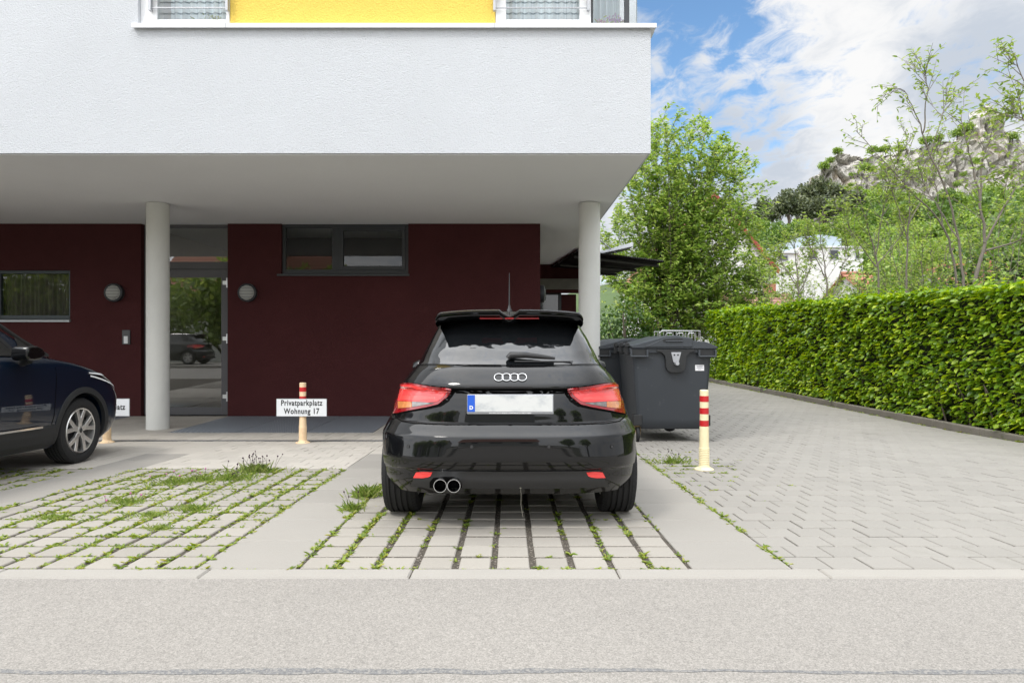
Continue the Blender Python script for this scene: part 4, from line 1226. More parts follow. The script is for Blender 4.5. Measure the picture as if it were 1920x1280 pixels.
# number plate in its holder
c = AUD.ray(957, 757)
yp = AUD.rear(.2, .76) - .004
hp = MB(); hp.box(-.262 + .006, .268, yp - .012, yp + .012, c.z - .062, c.z + .060)
ho = hp.build('plate_holder', M['plate_frame'], car1, bevel=.006)
q = MB(); q.box(-.207, .262, yp - .0145, yp - .0125, c.z - .046, c.z + .054); q.build('number_plate', M['plate'], ho, bevel=.001)
q = MB(); q.box(-.252, -.2075, yp - .0146, yp - .0125, c.z - .046, c.z + .054); q.build('country_band', M['plate_blue'], ho)
q = MB()
for i in range(34): q.box(-.12 + i * .0075, -.1155 + i * .0075 - random.uniform(0, .002), yp - .0126, yp - .0121, c.z - .0575, c.z - .0505)
q.build('holder_print', M['plate_white'], ho)
def lettering(txt, size, material, parent, loc, rot=(R(90), 0, 0), bold=0.0, xs=1.0, depth=.0006, name='lettering', space=1.0):
    cu = bpy.data.curves.new('lettering', 'FONT'); cu.body = txt; cu.size = size; cu.align_x = 'CENTER'; cu.align_y = 'CENTER'
    cu.offset = bold; cu.extrude = depth; cu.space_character = space
    tmp = bpy.data.objects.new('lettering', cu); COL.objects.link(tmp)
    bpy.context.view_layer.update()
    me = bpy.data.meshes.new_from_object(tmp.evaluated_get(bpy.context.evaluated_depsgraph_get()))
    bpy.data.objects.remove(tmp)
    me.materials.clear(); me.materials.append(material)
    o = bpy.data.objects.new(name, me); COL.objects.link(o); o.parent = parent; o.location = loc; o.rotation_euler = rot; o.scale = (xs, 1, 1)
    return o
lettering('D', .030, M['plate_white'], ho, (-.2295, yp - .0148, c.z - .022), bold=.0012, name='country_letter')
# parking sensors
for px in (766, 884.5, 1029, 1147):
    c2 = AUD.ray(px, 837); e = MB(); nn = AUD.normal(c2.x, c2.z)
    e.lathe([(0, 0), (.0085, 0), (.009, .003), (.0105, .003), (.011, 0)], 20, 'y'); oo = e.build('parking_sensor', M['valance'], car1, smooth=30)
    oo.rotation_euler = (-nn).to_track_quat('Y', 'Z').to_euler(); oo.location = c2 + nn * .003
# wiper
wp = MB()
a, b = AUD.ray(955, 674), AUD.ray(1040, 676.5); cT = AUD.ray(1074, 680)
na = AUD.normal(a.x, a.z)
wp.tube([AUD.ray(952, 676) + na * .022, AUD.ray(957, 673) + na * .034, AUD.ray(985, 673) + na * .036, AUD.ray(1020, 675.5) + na * .03, b + na * .024], [.016, .022, .019, .014, .008], 10)
wp.tube([AUD.ray(965, 680) + na * .012, AUD.ray(1015, 680.2) + na * .012, cT + na * .012], [.006, .006, .004], 6)
wp.build('rear_wiper', M['black_plastic'], car1, smooth=50)
# roof spoiler: two humps with a notch in the middle, lip hanging over the window
sp = MB(); rows = []
nx = 61
for i in range(nx):
    t = -1 + 2 * i / (nx - 1); x = .482 * t; ax = abs(t)
    hump = .0 if ax > .13 else -(1 - ax / .13) ** .8 * .038
    zt = 1.352 + hump - .016 * ax ** 3 - (.030 * ((ax - .93) / .07) ** 2 if ax > .93 else 0)
    yb = .30 + .10 * ax ** 3 + (.05 * (1 - ax / .13) if ax < .13 else 0)
    sect = [(.72 + .05 * ax, zt + .012 - .02 * ax ** 4), (yb + .22, zt + .012), (yb + .06, zt + .004), (yb + .01, zt), (yb, zt - .007), (yb + .004, zt - .016), (yb + .022, zt - .020), (yb + .022, zt - .024), (yb + .006, zt - .032), (yb + .008, zt - .038),
            (yb + .05, zt - .050), (yb + .16, zt - .058), (yb + .24, zt - .052)]
    rows.append([(x, y, z) for y, z in sect])
k = len(rows[0])
sp.v = [p for r_ in rows for p in r_]
for i in range(nx - 1):
    for j in range(k):
        j2 = (j + 1) % k
        sp.f.append((i * k + j, i * k + j2, (i + 1) * k + j2, (i + 1) * k + j)); sp.m.append(0)
sp.f.append(tuple(range(k))); sp.m.append(0); sp.f.append(tuple((nx - 1) * k + j for j in range(k - 1, -1, -1))); sp.m.append(0)
so = sp.build('roof_spoiler', M['paint_black'], car1, smooth=35)
tl = MB()
for i in range(16):
    x0, x1 = -.19 + i * .38 / 16, -.19 + (i + 1) * .38 / 16
    tl.box(x0, x1, .335, .37, 1.292, 1.301)
tl.build('brake_light', M['lens_deep'], so)
# aerial
p = AUD.inv @ Vector((0, YB + .86, CAM_Z + (640 - 584) / 1260 * (YB + .86)))
an = MB(); an.lathe([(.030, -.03), (.026, .0), (.012, .025), (.006, .05)], 14, c=(0, .86, p.z)); an.tube([(0, .86, p.z + .04), (0, .875, p.z + .15), (0, .89, p.z + .285)], [.0055, .0045, .0022], 8)
an.build('aerial', M['black_plastic'], car1, smooth=50)
# door mirror and a dark cabin mass seen through nothing: mirrors
for sg in (-1, 1):
    m_ = MB(); m_.lathe([(0, -.10), (.05, -.09), (.072, -.04), (.075, .03), (.05, .085), (0, .10)], 20, 'x', (0, 0, 0)); oo = m_.build('door_mirror', M['paint_black'], car1, smooth=60, loc=(sg * .80, 2.28, .96)); oo.scale = (1, .8, 1)
# frayed string hanging from the bumper
q = MB(); p = AUD.inv @ Vector(((976 - 955) / 1260 * 4.03, 4.03, CAM_Z + (640 - 914) / 1260 * 4.03))
q.tube([(p.x, .09, p.z + .01), (p.x + .004, .085, p.z - .05), (p.x + .002, .08, p.z - .1), (p.x + .014, .07, p.z - .17)], .0012, 5); q.lathe([(0, -.008), (.007, -.004), (.007, .006), (0, .009)], 8, c=(p.x, .09, p.z)); q.build('hanging_cord', mat('frayed_cord', (.22, .21, .17), .9), car1)
# plain dark cabin windows along the sides
for sg in (-1, 1):
    g = MB()
    def sp_(y, z): return (sg * (AUD.W(z) + .003), y, z)
    zz = [1.0 + .03 * i for i in range(10)]
    for j in range(len(zz) - 1):
        z0, z1 = zz[j], zz[j + 1]
        a0, a1 = .95 + (z0 - 1) * .6, .95 + (z1 - 1) * .6; b0, b1 = 2.15 - (z0 - 1) * 1.4, 2.15 - (z1 - 1) * 1.4
        g.quad(sp_(a0, z0), sp_(b0, z0), sp_(b1, z1), sp_(a1, z1))
    g.build('side_window', bpy.data.materials['rear_window_glass'], car1, smooth=40)

# ---- dark blue crossover at the left edge
ori2 = Vector((-5.17, 3.48, gz(3.48)))
CAP = Car(
    W=[(.20, .80), (.30, .86), (.45, .885), (.60, .892), (.72, .888), (.85, .880), (.95, .870), (1.02, .848), (1.06, .80), (1.2, .735), (1.35, .672), (1.48, .605), (1.53, .53), (1.555, .35)],
    Rr=[(.20, .14), (.35, .04), (.5, 0), (.7, .03), (.95, .10), (1.05, .16), (1.3, .34), (1.48, .46), (1.53, .6), (1.555, .9)],
    F=[(.20, 4.05), (.30, 4.14), (.45, 4.19), (.60, 4.19), (.70, 4.16), (.80, 4.09), (.87, 3.98), (.93, 3.84), (.99, 3.60), (1.04, 3.28), (1.07, 3.08), (1.2, 2.80), (1.35, 2.50), (1.48, 2.22), (1.53, 2.0), (1.555, 1.6)],
    Ar=[(.2, .5), (1.0, .5), (1.5, .3), (1.555, .2)], Af=[(.2, .45), (.6, .46), (.85, .52), (.95, .58), (1.03, .55), (1.08, .36), (1.48, .26), (1.555, .12)],
    n=[(.2, 3.0), (1.5, 3.0)], nf=[(.2, 2.9), (.6, 2.9), (1.0, 2.8), (1.1, 3.0), (1.5, 2.8)], origin=ori2, pitch=pitch)
zs = [round(.20 + .015 * i, 4) for i in range(91)]; zs = [z for z in zs if z < 1.555] + [1.555]
car2 = thing('parked_car', 'dark blue crossover cut off by the left picture edge, grey alloy wheel and wheel arch', 'car', ori2, 0, None, pitch)
body2 = CAP.body(zs).build('body', M['paint_navy'], car2)
cut_ = []
AX, RXX = 3.27, 0.665
for y in (RXX, AX):
    for sg in (-1, 1):
        c = MB(); c.lathe([(0, -.18), (.372, -.18), (.372, .18), (0, .18)], 44, 'x', (sg * .80, y, .335)); cut_.append(c.build('arch_tool', M['gap'], car2))
cut(body2, cut_)
for y in (RXX, AX):
    for sg in (-1, 1): wheel(car2, sg * .772, y, .325, .205, sg, .226, 0.31)
u = MB(); u.box(-.65, .65, .2, 3.95, .19, .32); u.build('underbody', M['black_plastic'], car2, bevel=.02)
def W2(z): return CAP.W(z)
for sg in (-1, 1):
    for y in (RXX, AX):
        a = MB(); n = 40; vs = []
        for i in range(n + 1):
            th = R(-16) + R(212) * i / n
            for r_, ex in ((.366, -.03), (.366, .010), (.395, .014), (.425, .006), (.428, -.02)):
                yy, zz = y + r_ * math.cos(th), .335 + r_ * math.sin(th)
                zz2 = max(zz, .2)
                xx = W2(zz2)
                if yy > CAP.F(zz2) - CAP.Af(zz2):
                    t = (yy - (CAP.F(zz2) - CAP.Af(zz2))) / CAP.Af(zz2); t = min(t, .999)
                    xx = W2(zz2) * (1 - t ** 2) ** (1 / CAP.nf(zz2))
                vs.append((sg * (xx + ex), yy, zz2))
        fs = []
        for i in range(n):
            for j in range(4): fs.append((i * 5 + j, i * 5 + j + 1, (i + 1) * 5 + j + 1, (i + 1) * 5 + j))
        a.add(vs, fs); a.build('wheel_arch', M['cladding'], car2, smooth=50)
    s_ = MB(); zz = [.21, .26, .34, .40, .425]
    for j in range(len(zz) - 1):
        o0 = .012 if j < 3 else .012
        o1 = .012 if j < 2 else .004
        s_.add([(sg * (W2(zz[j]) + (.012)), 1.08, zz[j]), (sg * (W2(zz[j]) + .012), 2.875, zz[j]), (sg * (W2(zz[j + 1]) + (.012 if j < 3 else .002)), 2.855, zz[j + 1]), (sg * (W2(zz[j + 1]) + (.012 if j < 3 else .002)), 1.08, zz[j + 1])], [(0, 1, 2, 3)])
    s_.build('sill_cladding', M['cladding'], car2, smooth=50)
    s_ = MB(); s_.box(min(sg * .893, sg * .905), max(sg * .893, sg * .905), 1.3, 2.66, .405, .428); s_.build('chrome_strip', M['chrome'], car2, bevel=.004)
    g = MB()
    def q2(y, z, e=.004): return (sg * (W2(z) + e), y, z)
    zz = [1.075 + .0225 * i for i in range(18)]
    def wl_(z): return 2.46 - (z - 1.075) * 1.02
    for j in range(len(zz) - 1):
        g.quad(q2(1.2, zz[j]), q2(wl_(zz[j]), zz[j]), q2(wl_(zz[j + 1]), zz[j + 1]), q2(1.2, zz[j + 1]))
    g.build('side_window', bpy.data.materials['rear_window_glass'], car2, smooth=40)
    g = MB(); n = 8
    def up(y): return 1.07 + (2.80 - y) * .62
    for j in range(n):
        y0, y1 = 2.52 + (2.78 - 2.52) * j / n, 2.52 + (2.78 - 2.52) * (j + 1) / n
        g.quad(q2(y0, 1.075), q2(y1, 1.075), q2(y1, max(up(y1) - .01, 1.076)), q2(y0, up(y0) - .01))
    g.build('quarter_window', bpy.data.materials['rear_window_glass'], car2, smooth=40)
    # pillars and sill trim
    g = MB()
    for j in range(len(zz) - 1):
        g.quad(q2(wl_(zz[j]), zz[j], .005), q2(wl_(zz[j]) + .055, zz[j], .005), q2(wl_(zz[j + 1]) + .055, zz[j + 1], .005), q2(wl_(zz[j + 1]), zz[j + 1], .005))
    g.tube([q2(1.2, 1.07, .005), q2(2.86, 1.07, .005)], .010, 6)
    g.tube([q2(2.86, 1.075, .0), q2(2.62, 1.20, .0), q2(2.30, 1.40, .0), q2(2.12, 1.49, .0)], .016, 6)
    g.build('window_trim', M['black_plastic'], car2)
    # door shut line
    s_ = MB(); pts_ = [(2.845, 1.06), (2.862, .96), (2.862, .85), (2.845, .74), (2.83, .60), (2.825, .50), (2.80, .43)]
    s_.tube([q2(y, z, .0005) for y, z in pts_], .0035, 6); s_.build('shut_line', M['gap'], car2); s_ = MB(); s_.tube([q2(y, z, .0005) for y, z in [(1.55, 1.05), (1.56, .5), (1.6, .43)]], .0035, 6)
    s_.build('shut_line', M['gap'], car2)
    # mirror
    m_ = MB(); m_.prism([(-.105, .052), (-.06, .066), (.02, .068), (.085, .048), (.122, .012), (.112, -.022), (.06, -.05), (-.02, -.064), (-.09, -.058), (-.11, -.02)], -.075, .075, 'x')
    mo = m_.build('door_mirror', M['paint_black'], car2, smooth=50, bevel=.028, segs=4, loc=(sg * .965, 2.36, 1.085))
    m2 = MB(); m2.tube([(0, .02, -.055), (-sg * .08, .03, -.085)], [.035, .03], 10); m2.build('mirror_foot', M['black_plastic'], mo, smooth=60)
    # head lamp wrapping round the corner
    def front_x(y, z):
        yf = CAP.F(z) - CAP.Af(z)
        if y <= yf: return W2(z)
        t = min((y - yf) / CAP.Af(z), .9999)
        return W2(z) * (1 - t ** 2) ** (1 / CAP.nf(z))
    def lampgrid(y0, y1, lo, hi, nu, nv, off):
        vs = []
        for i in range(nu + 1):
            y = y0 + (y1 - y0) * i / nu; u = i / nu
            for j in range(nv + 1):
                z = lo(u) + (hi(u) - lo(u)) * j / nv
                yy = min(y, CAP.F(z) - .02)
                vs.append((sg * (front_x(yy, z) + off), yy + off * .6, z))
        return vs, [(i * (nv + 1) + j, (i + 1) * (nv + 1) + j, (i + 1) * (nv + 1) + j + 1, i * (nv + 1) + j + 1) for i in range(nu) for j in range(nv)]
    h = MB(); h.add(*lampgrid(3.36, 3.93, lambda u: .875 - .15 * u ** 1.2, lambda u: .895 - .05 * u + .0 * u, 24, 6, .005)); hl = h.build('headlight', bpy.data.materials['rear_window_glass'], car2, smooth=60)
    h = MB(); h.add(*lampgrid(3.34, 3.94, lambda u: .893 - .05 * u, lambda u: .908 - .046 * u, 24, 2, .010)); h.add(*lampgrid(3.36, 3.94, lambda u: .860 - .15 * u ** 1.2, lambda u: .876 - .15 * u ** 1.2, 24, 2, .010)); h.build('lamp_trim', M['sill_metal'], hl, smooth=60)
    h = MB(); h.add(*lampgrid(3.85, 3.93, lambda u: .775 - .02 * u, lambda u: .815 - .02 * u, 6, 3, .010)); h.build('indicator', M['lens_amber'], hl, smooth=60)
h = MB()
for i in range(2, 12):
    pass
# windscreen
g = MB(); nu = 16
zz = [1.09 + .03 * i for i in range(13)]
vs = []
for z in zz:
    for i in range(nu + 1):
        t = -1 + 2 * i / nu; x = W2(z) * .90 * t
        vs.append((x, CAP.F(z) - CAP.Af(z) * (1 - math.sqrt(max(0, 1 - abs(x / W2(z)) ** CAP.nf(z)))) + .004, z + .002))
g.add(vs, [(j * (nu + 1) + i, j * (nu + 1) + i + 1, (j + 1) * (nu + 1) + i + 1, (j + 1) * (nu + 1) + i) for j in range(len(zz) - 1) for i in range(nu)])
g.build('windscreen', bpy.data.materials['rear_window_glass'], car2, smooth=60)
# hub emblem: a small upright diamond
for sg in (1,):
    d = MB(); x = .772 + .205 / 2 * .87
    for r0, r1 in ((.026, .017),):
        a = [(x, AX + r0 * .75 * c_, .325 + r0 * s_) for c_, s_ in ((0, 1), (1, 0), (0, -1), (-1, 0))]; b = [(x, AX + r1 * .62 * c_, .325 + r1 * s_) for c_, s_ in ((0, 1), (1, 0), (0, -1), (-1, 0))]
        a2 = [(p[0] + .005, p[1], p[2]) for p in a]; b2 = [(p[0] + .005, p[1], p[2]) for p in b]
        for i in range(4):
            j = (i + 1) % 4
            d.quad(a2[i], a2[j], b2[j], b2[i]); d.quad(a[i], a[j], a2[j], a2[i]); d.quad(b2[i], b2[j], b[j], b[i])
    d.build('hub_emblem', M['rim_dark'], car2)

# ------------------------------------------------------------------ bollards
def bollard(x, y, label, material, sign=None):
    t = thing('parking_bollard', label, 'bollard', (x, y, gz(y)), 0, 'striped parking bollards')
    H = .75; r = .0405
    prof = [(0, 0), (.088, 0), (.088, .008), (.070, .018), (.052, .026), (.049, .04)]
    for k in range(10):
        z = .045 + k * .0165
        prof += [(.046, z), (.049, z + .003), (.049, z + .009), (.046, z + .012)]
    prof += [(.044, .225), (.043, .40)]
    prof += [(r, .402), (r, H - .006), (r - .006, H), (0, H)]
    b = MB(); b.lathe(prof, 40); b.build('post', material, t, smooth=35)
    for z0, z1 in ((.41, .465), (.525, .582), (.640, .695)):
        k = MB(); k.lathe([(r, z0), (r + .0012, z0), (r + .0012, z1), (r, z1)], 40); k.build('red_band', M['band_red'], t, smooth=30)
    f = MB()
    for k in range(4):
        a = math.pi / 4 + k * math.pi / 2; f.lathe([(0, .016), (.008, .016), (.008, .022), (0, .023)], 8, c=(.068 * math.cos(a), .068 * math.sin(a), 0))
    f.build('fixing_bolt', M['steel'], t)
    if sign:
        s = MB(); s.box(-.312, .312, -.052, -.045, .335, .555); so = s.build('sign_board', M['sign_white'], t, bevel=.003)
        e = MB()
        for a in ((-.312, .312, .335, .339), (-.312, .312, .551, .555), (-.312, -.308, .339, .551), (.308, .312, .339, .551)): e.box(a[0], a[1], -.0530, -.0515, a[2], a[3])
        e.build('sign_edge', M['plate_frame'], so)
        if len(sign) == 2:
            lettering(sign[0], .096, M['black_ink'], so, (0, -.0528, .500), bold=.0026, xs=.77, space=1.13)
            lettering(sign[1], .096, M['black_ink'], so, (0, -.0528, .398), bold=.0026, xs=.77, space=1.13)
        else: lettering(sign[0], .096, M['black_ink'], so, (0, -.0528, .448), bold=.0026, xs=.77, space=1.13)
    return t
bollard(1.835, 6.33, 'cream and red bollard standing free in front of the bins', M['cream'])
bollard(-2.572, 8.37, 'bollard carrying the white two line sign that ends in 17', M['cream_shaded'], ('Privatparkplatz', 'Wohnung 17'))
bollard(-5.03, 8.40, 'bollard with one line sign half hidden behind the dark blue car', M['cream_shaded'], ('Privatparkplatz',))

# ------------------------------------------------------------------ waste containers
def container(x, y, z, rz, label):
    t = thing('waste_container', label, 'waste container', (x, y, z), rz, 'dark grey waste containers')
    b = MB()
    secs = [(.17, .40, .07, 1.20), (.20, .425, .045, 1.225), (.30, .435, .035, 1.24), (1.14, .492, .0, 1.31)]
    vs = []
    def ring(hw, y0, y1, rc):
        pts = []
        for cx_, cy_, a0 in ((hw - rc, y0 + rc, -90), (hw - rc, y1 - rc, 0), (-hw + rc, y1 - rc, 90), (-hw + rc, y0 + rc, 180)):
            for k in range(6):
                a = R(a0 + 90 * k / 5); pts.append((cx_ + rc * math.cos(a), cy_ + rc * math.sin(a)))
        return pts
    for z_, hw, y0, y1 in secs: vs += [(a, c, z_) for a, c in ring(hw, y0, y1, .05)]
    n = 24; fs = [tuple(range(n - 1, -1, -1)), tuple(3 * n + k for k in range(n))]
    for i in range(3):
        for k in range(n): fs.append((i * n + k, i * n + (k + 1) % n, (i + 1) * n + (k + 1) % n, (i + 1) * n + k))
    b.add(vs, fs); bo = b.build('body', M['bin'], t, smooth=35)
    r_ = MB()
    for a in ((-.535, .535, -.035, .0, 1.125, 1.185), (-.535, .535, 1.31, 1.345, 1.125, 1.185), (-.535, -.49, .0, 1.31, 1.125, 1.185), (.49, .535, .0, 1.31, 1.125, 1.185)): r_.box(*a)
    r_.build('rim', M['bin'], t, bevel=.008)
    for cx_ in (-.42, .42):
        h = MB(); h.box(cx_ - .105, cx_ + .105, -.042, -.036, 1.078, 1.172); h.build('handle_recess_shade', M['bin_dark'], t)  # dark plate on the rim, handle recess shade put in as colour
        h = MB(); h.tube([(cx_ - .10, -.062, 1.085), (cx_ + .10, -.062, 1.085)], .011, 10)
        for s in (-1, 1): h.box(cx_ + s * .10 - .012, cx_ + s * .10 + .012, -.07, -.036, 1.078, 1.165)
        h.build('handle', M['bin_lid'], t, bevel=.003)
    # trunnion plate with its pin
    p = [(-.24, 1.168), (.24, 1.168), (.24, 1.145), (.17, 1.125), (.135, 1.085), (.125, 1.02), (.125, .955), (.105, .905), (.06, .88), (-.06, .88), (-.105, .905), (-.125, .955), (-.125, 1.02), (-.135, 1.085), (-.17, 1.125), (-.24, 1.145)]
    q = MB(); q.prism([(a + .035, c) for a, c in p], -.050, .02, 'y'); q.build('trunnion_plate', M['bin_dark'], t, bevel=.008)
    q = MB(); q.prism([(-.028, 1.135), (.098, 1.135), (.07, 1.02), (.05, .985), (.02, .985), (0, 1.02)], -.058, -.0505, 'y')
    q.build('bracket', M['steel'], t, bevel=.004)
    q = MB(); q.lathe([(0, -.13), (.024, -.13), (.026, -.12), (.026, -.05)], 18, 'y', (.035, 0, 1.0))
    for s in (-.02, .02): q.lathe([(0, -.060), (.010, -.060), (.010, -.058)], 12, 'y', (.035 + s * 1.1, 0, 1.10), 1)
    q.build('trunnion_pin', [M['steel'], M['gap']], t, smooth=40)
    # lid: stepped dome, hinged on the left long side
    prof = [(-.515, 1.19), (-.53, 1.215), (-.40, 1.245), (-.30, 1.275), (-.09, 1.335), (.03, 1.345), (.15, 1.325), (.20, 1.318), (.255, 1.275), (.42, 1.262), (.545, 1.205), (.55, 1.185), (.50, 1.183)]
    l = MB()
    ys = [-.06, -.045, .10, .30, 1.0, 1.20, 1.355, 1.37]; sc = [.96, 1.0, 1.0, 1.0, 1.0, 1.0, 1.0, .96]
    vs = []
    for y_, s in zip(ys, sc):
        for a, c in prof: vs.append((a * (.5 + .5 * s), y_, 1.185 + (c - 1.185) * s))
    n = len(prof); fs = [tuple(range(n)), tuple((len(ys) - 1) * n + k for k in range(n - 1, -1, -1))]
    for i in range(len(ys) - 1):
        for k in range(n): fs.append((i * n + k, i * n + (k + 1) % n, (i + 1) * n + (k + 1) % n, (i + 1) * n + k))
    l.add(vs, fs); lo_ = l.build('lid', M['bin_lid'], t, smooth=25)
    g = MB(); g.prism([(-.36, 1.203), (.235, 1.203), (.235, 1.312), (.03, 1.325), (-.09, 1.318)], -.072, -.05, 'y'); g.build('lid_gable', M['bin_lid'], lo_, bevel=.006)
    g = MB(); g.prism([(-.13, 1.262), (.11, 1.262), (.11, 1.308), (-.13, 1.296)], -.0755, -.0725, 'y'); g.build('grip_recess_shade', M['bin_dark'], lo_)  # flat dark plate, shade of the lid grip hollow painted on
    g = MB(); g.tube([(-.10, -.082, 1.272), (.11, -.082, 1.274)], .009, 8); g.build('grip', M['bin_lid'], lo_)
    g = MB()
    for y_ in (.10, .62, 1.15):
        g = MB(); g.box(-.575, -.515, y_ - .03, y_ + .03, 1.10, 1.21); g.lathe([(0, -.045), (.03, -.045), (.03, .045), (0, .045)], 14, 'y', (-.55, y_, 1.225)); g.build('hinge', M['bin_dark'], t, bevel=.006)
    for cx_, cy_, ang in ((-.42, .10, 0), (.42, .10, 0), (-.40, 1.15, 70), (.20, 1.12, 75)):
        c = MB(); c.lathe([(0, -.022), (.085, -.022), (.10, -.014), (.10, .014), (.085, .022), (0, .022)], 28, 'x', (0, 0, .10)); co = c.build('castor', M['rubber'], t, smooth=35, loc=(cx_, cy_, 0)); co.rotation_euler = (0, 0, R(ang))
        f = MB()
        for s in (-1, 1): f.add([(s * .03, -.03, .09), (s * .03, .03, .09), (s * .034, .05, .195), (s * .034, -.05, .195), (s * .035, -.03, .09), (s * .035, .03, .09), (s * .039, .05, .195), (s * .039, -.05, .195)], [(0, 1, 2, 3), (7, 6, 5, 4), (0, 4, 5, 1), (1, 5, 6, 2), (2, 6, 7, 3), (3, 7, 4, 0)])
        f.box(-.05, .05, -.05, .05, .196, .215); f.build('fork', M['rusty'], co)
    k = MB()
    for s in (-1, 1):
        for y_ in (.02, 1.08): k = MB(); k.box(s * .425 - .055, s * .425 + .055, y_, y_ + .14, .215, .35); k.build('corner_block', M['bin_dark'], t, bevel=.008)
    return t
c1 = container(2.035, 8.39, gz(8.6), R(-1.5), 'dark grey waste container nearest the camera, white sticker on its short side')
s = MB(); s.box(.285, .395, .0025, .0055, .905, .985); so = s.build('sticker', M['paper'], c1)
so.rotation_euler = (R(-2.6), 0, 0); so.location = (0, -.04, .0)
q = MB()
for i, (a, b) in enumerate(((.33, .365), (.30, .38), (.31, .37), (.30, .385), (.32, .36))): q.box(a, b, .0015, .0026, .975 - i * .014 - .0035 * (i == 1), .980 - i * .014)
q.build('small_print', M['ink'], so)
container(1.80, 9.95, FLAT, R(2), 'dark grey waste container behind the nearest one, half hidden by the black car')
container(1.85, 11.62, FLAT, R(-2), 'farthest dark grey waste container, just its lid showing by the right column')

# wire trolley behind the containers
t = thing('wire_trolley', 'bright wire trolley top showing above the lid of the nearest container', 'trolley', (2.95, 11.6, FLAT), R(8))
f = MB()
zb, zt_ = 1.28, 1.482
f.tube([(-.38, 0, .08), (-.38, 0, zt_ - .04), (-.33, 0, zt_), (.36, 0, zt_), (.36, 0, .08)], .011, 8)
f.tube([(-.30, .45, .08), (-.30, .45, zt_ - .01), (.40, .45, zt_), (.40, .45, .08)], .011, 8)
f.build('frame', M['wire'], t)
f = MB()
for i in range(12):
    x = -.30 + i * .058
    f.tube([(x, 0, zt_ - (0 if i % 3 else .05)), (x, .02, zb - .1), (x, .44, zb - .1), (x, .45, zt_ - .02)], .005, 6)
for k in range(3):
    x = -.2 + k * .2; f.tube([(x - .07, -.02, zb - .02), (x - .07, -.02, zt_ - .07), (x - .04, -.02, zt_ - .04), (x + .04, -.02, zt_ - .04), (x + .06, -.02, zt_ - .08), (x + .06, -.02, zb - .02)], .008, 6)
for z in (.3, .6, .9, 1.1, zb): f.tube([(-.38, 0, z), (.36, 0, z), (.40, .45, z), (-.30, .45, z), (-.38, 0, z)], .006, 6)
f.build('basket', M['wire'], t)
for x, y in ((-.36, 0), (.34, 0), (-.28, .45), (.38, .45)):
    c = MB(); c.lathe([(0, -.015), (.05, -.015), (.05, .015), (0, .015)], 16, 'x', (x, y, .05)); c.build('castor', M['rubber'], t)

# ------------------------------------------------------------------ hedge
hd = thing('hedge', 'long clipped leafy green hedge along the right side of the driveway', 'hedge', (6.55, 13, FLAT))
def htop(y): return 2.035 + .018 * (y - 8) + .05 * mnoise.noise((y * .7, 3, 1)) + .03 * mnoise.noise((y * 2.3, 5, 1))
def hfront(y, z): return 6.60 + .09 * mnoise.noise((y * .9, z * 1.1, 2)) + .05 * mnoise.noise((y * 2.6, z * 2.6, 6)) - .06 * z
P, D, N, Ls = [], [], [], []
hy0, hy1 = 5.6, 22.0
def leaf(p, outx, outz, s):
    P.append(p)
    a = random.gauss(0, .75)
    e = random.gauss(-.25, .35)
    d = Vector((-math.cos(a) * outx, math.sin(a), e + outz * .25)).normalized()
    D.append(d)
    N.append(Vector((random.gauss(-.25 * outx, .32), random.gauss(0, .34), 1.0)) if random.random() < .72 else Vector((-1, random.gauss(0, .5), random.gauss(.3, .4))))
    Ls.append(s)
y = hy0
N_front = 19000
for i in range(N_front):
    # nearer parts carry more (and better seen) leaves
    u = random.random() ** 1.25
    y = hy0 + (hy1 - hy0) * u; z = .12 + random.random() * (htop(y) - .12)
    clump = mnoise.noise((y * 3.2, z * 3.6, 9.0))
    dep = abs(random.gauss(0, .075)) + max(0, -clump) * .16
    x = hfront(y, z) + dep - .02
    leaf((x, y, FLAT + z), 1, 0, random.uniform(.05, .112) * (1 + .25 * u))
for i in range(11500):
    u = random.random() ** 1.2
    y = hy0 + (hy1 - hy0) * u; xx = 6.50 + random.random() ** 1.5 * 1.2
    z = htop(y) - abs(random.gauss(0, .06)) + .05 * mnoise.noise((y * 2, xx * 2, 1))
    leaf((xx, y, FLAT + z), random.choice((1, -1)), 1, random.uniform(.06, .105) * (1 + .25 * u))
for i in range(230):      # young shoots above the cut
    y = hy0 + (hy1 - hy0) * random.random() ** 1.2; xx = random.uniform(6.5, 7.4); z0 = htop(y); h = random.uniform(.05, .22)
    for k in range(5): leaf((xx + random.gauss(0, .02), y + random.gauss(0, .02), FLAT + z0 + h * k / 5), random.choice((1, -1)), .8, random.uniform(.05, .09))
for i in range(1500):     # far end face
    xx = random.uniform(6.5, 7.7); z = random.uniform(.05, 2.15)
    leaf((xx, hy1 + random.gauss(0, .06), FLAT + z), random.choice((1, -1)), 0, .1)
for i in range(520):      # skirts hanging over the kerb
    y = hy0 + (hy1 - hy0) * random.random(); 
    if mnoise.noise((y * 1.1, 0, 4)) > .02: leaf((6.50 + random.gauss(0, .05), y, FLAT + .12 + random.random() * .16), 1, 0, random.uniform(.06, .1))
P = np.array([tuple(p) for p in P]) - np.array([6.55, 13, FLAT])
leaf_object('foliage', P, [tuple(d) for d in D], [tuple(n) for n in N], Ls, np.array(Ls) * .62, M['leaf_hedge'], hd, fold=.16, droop=.12)
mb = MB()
ny = 60; prev = None
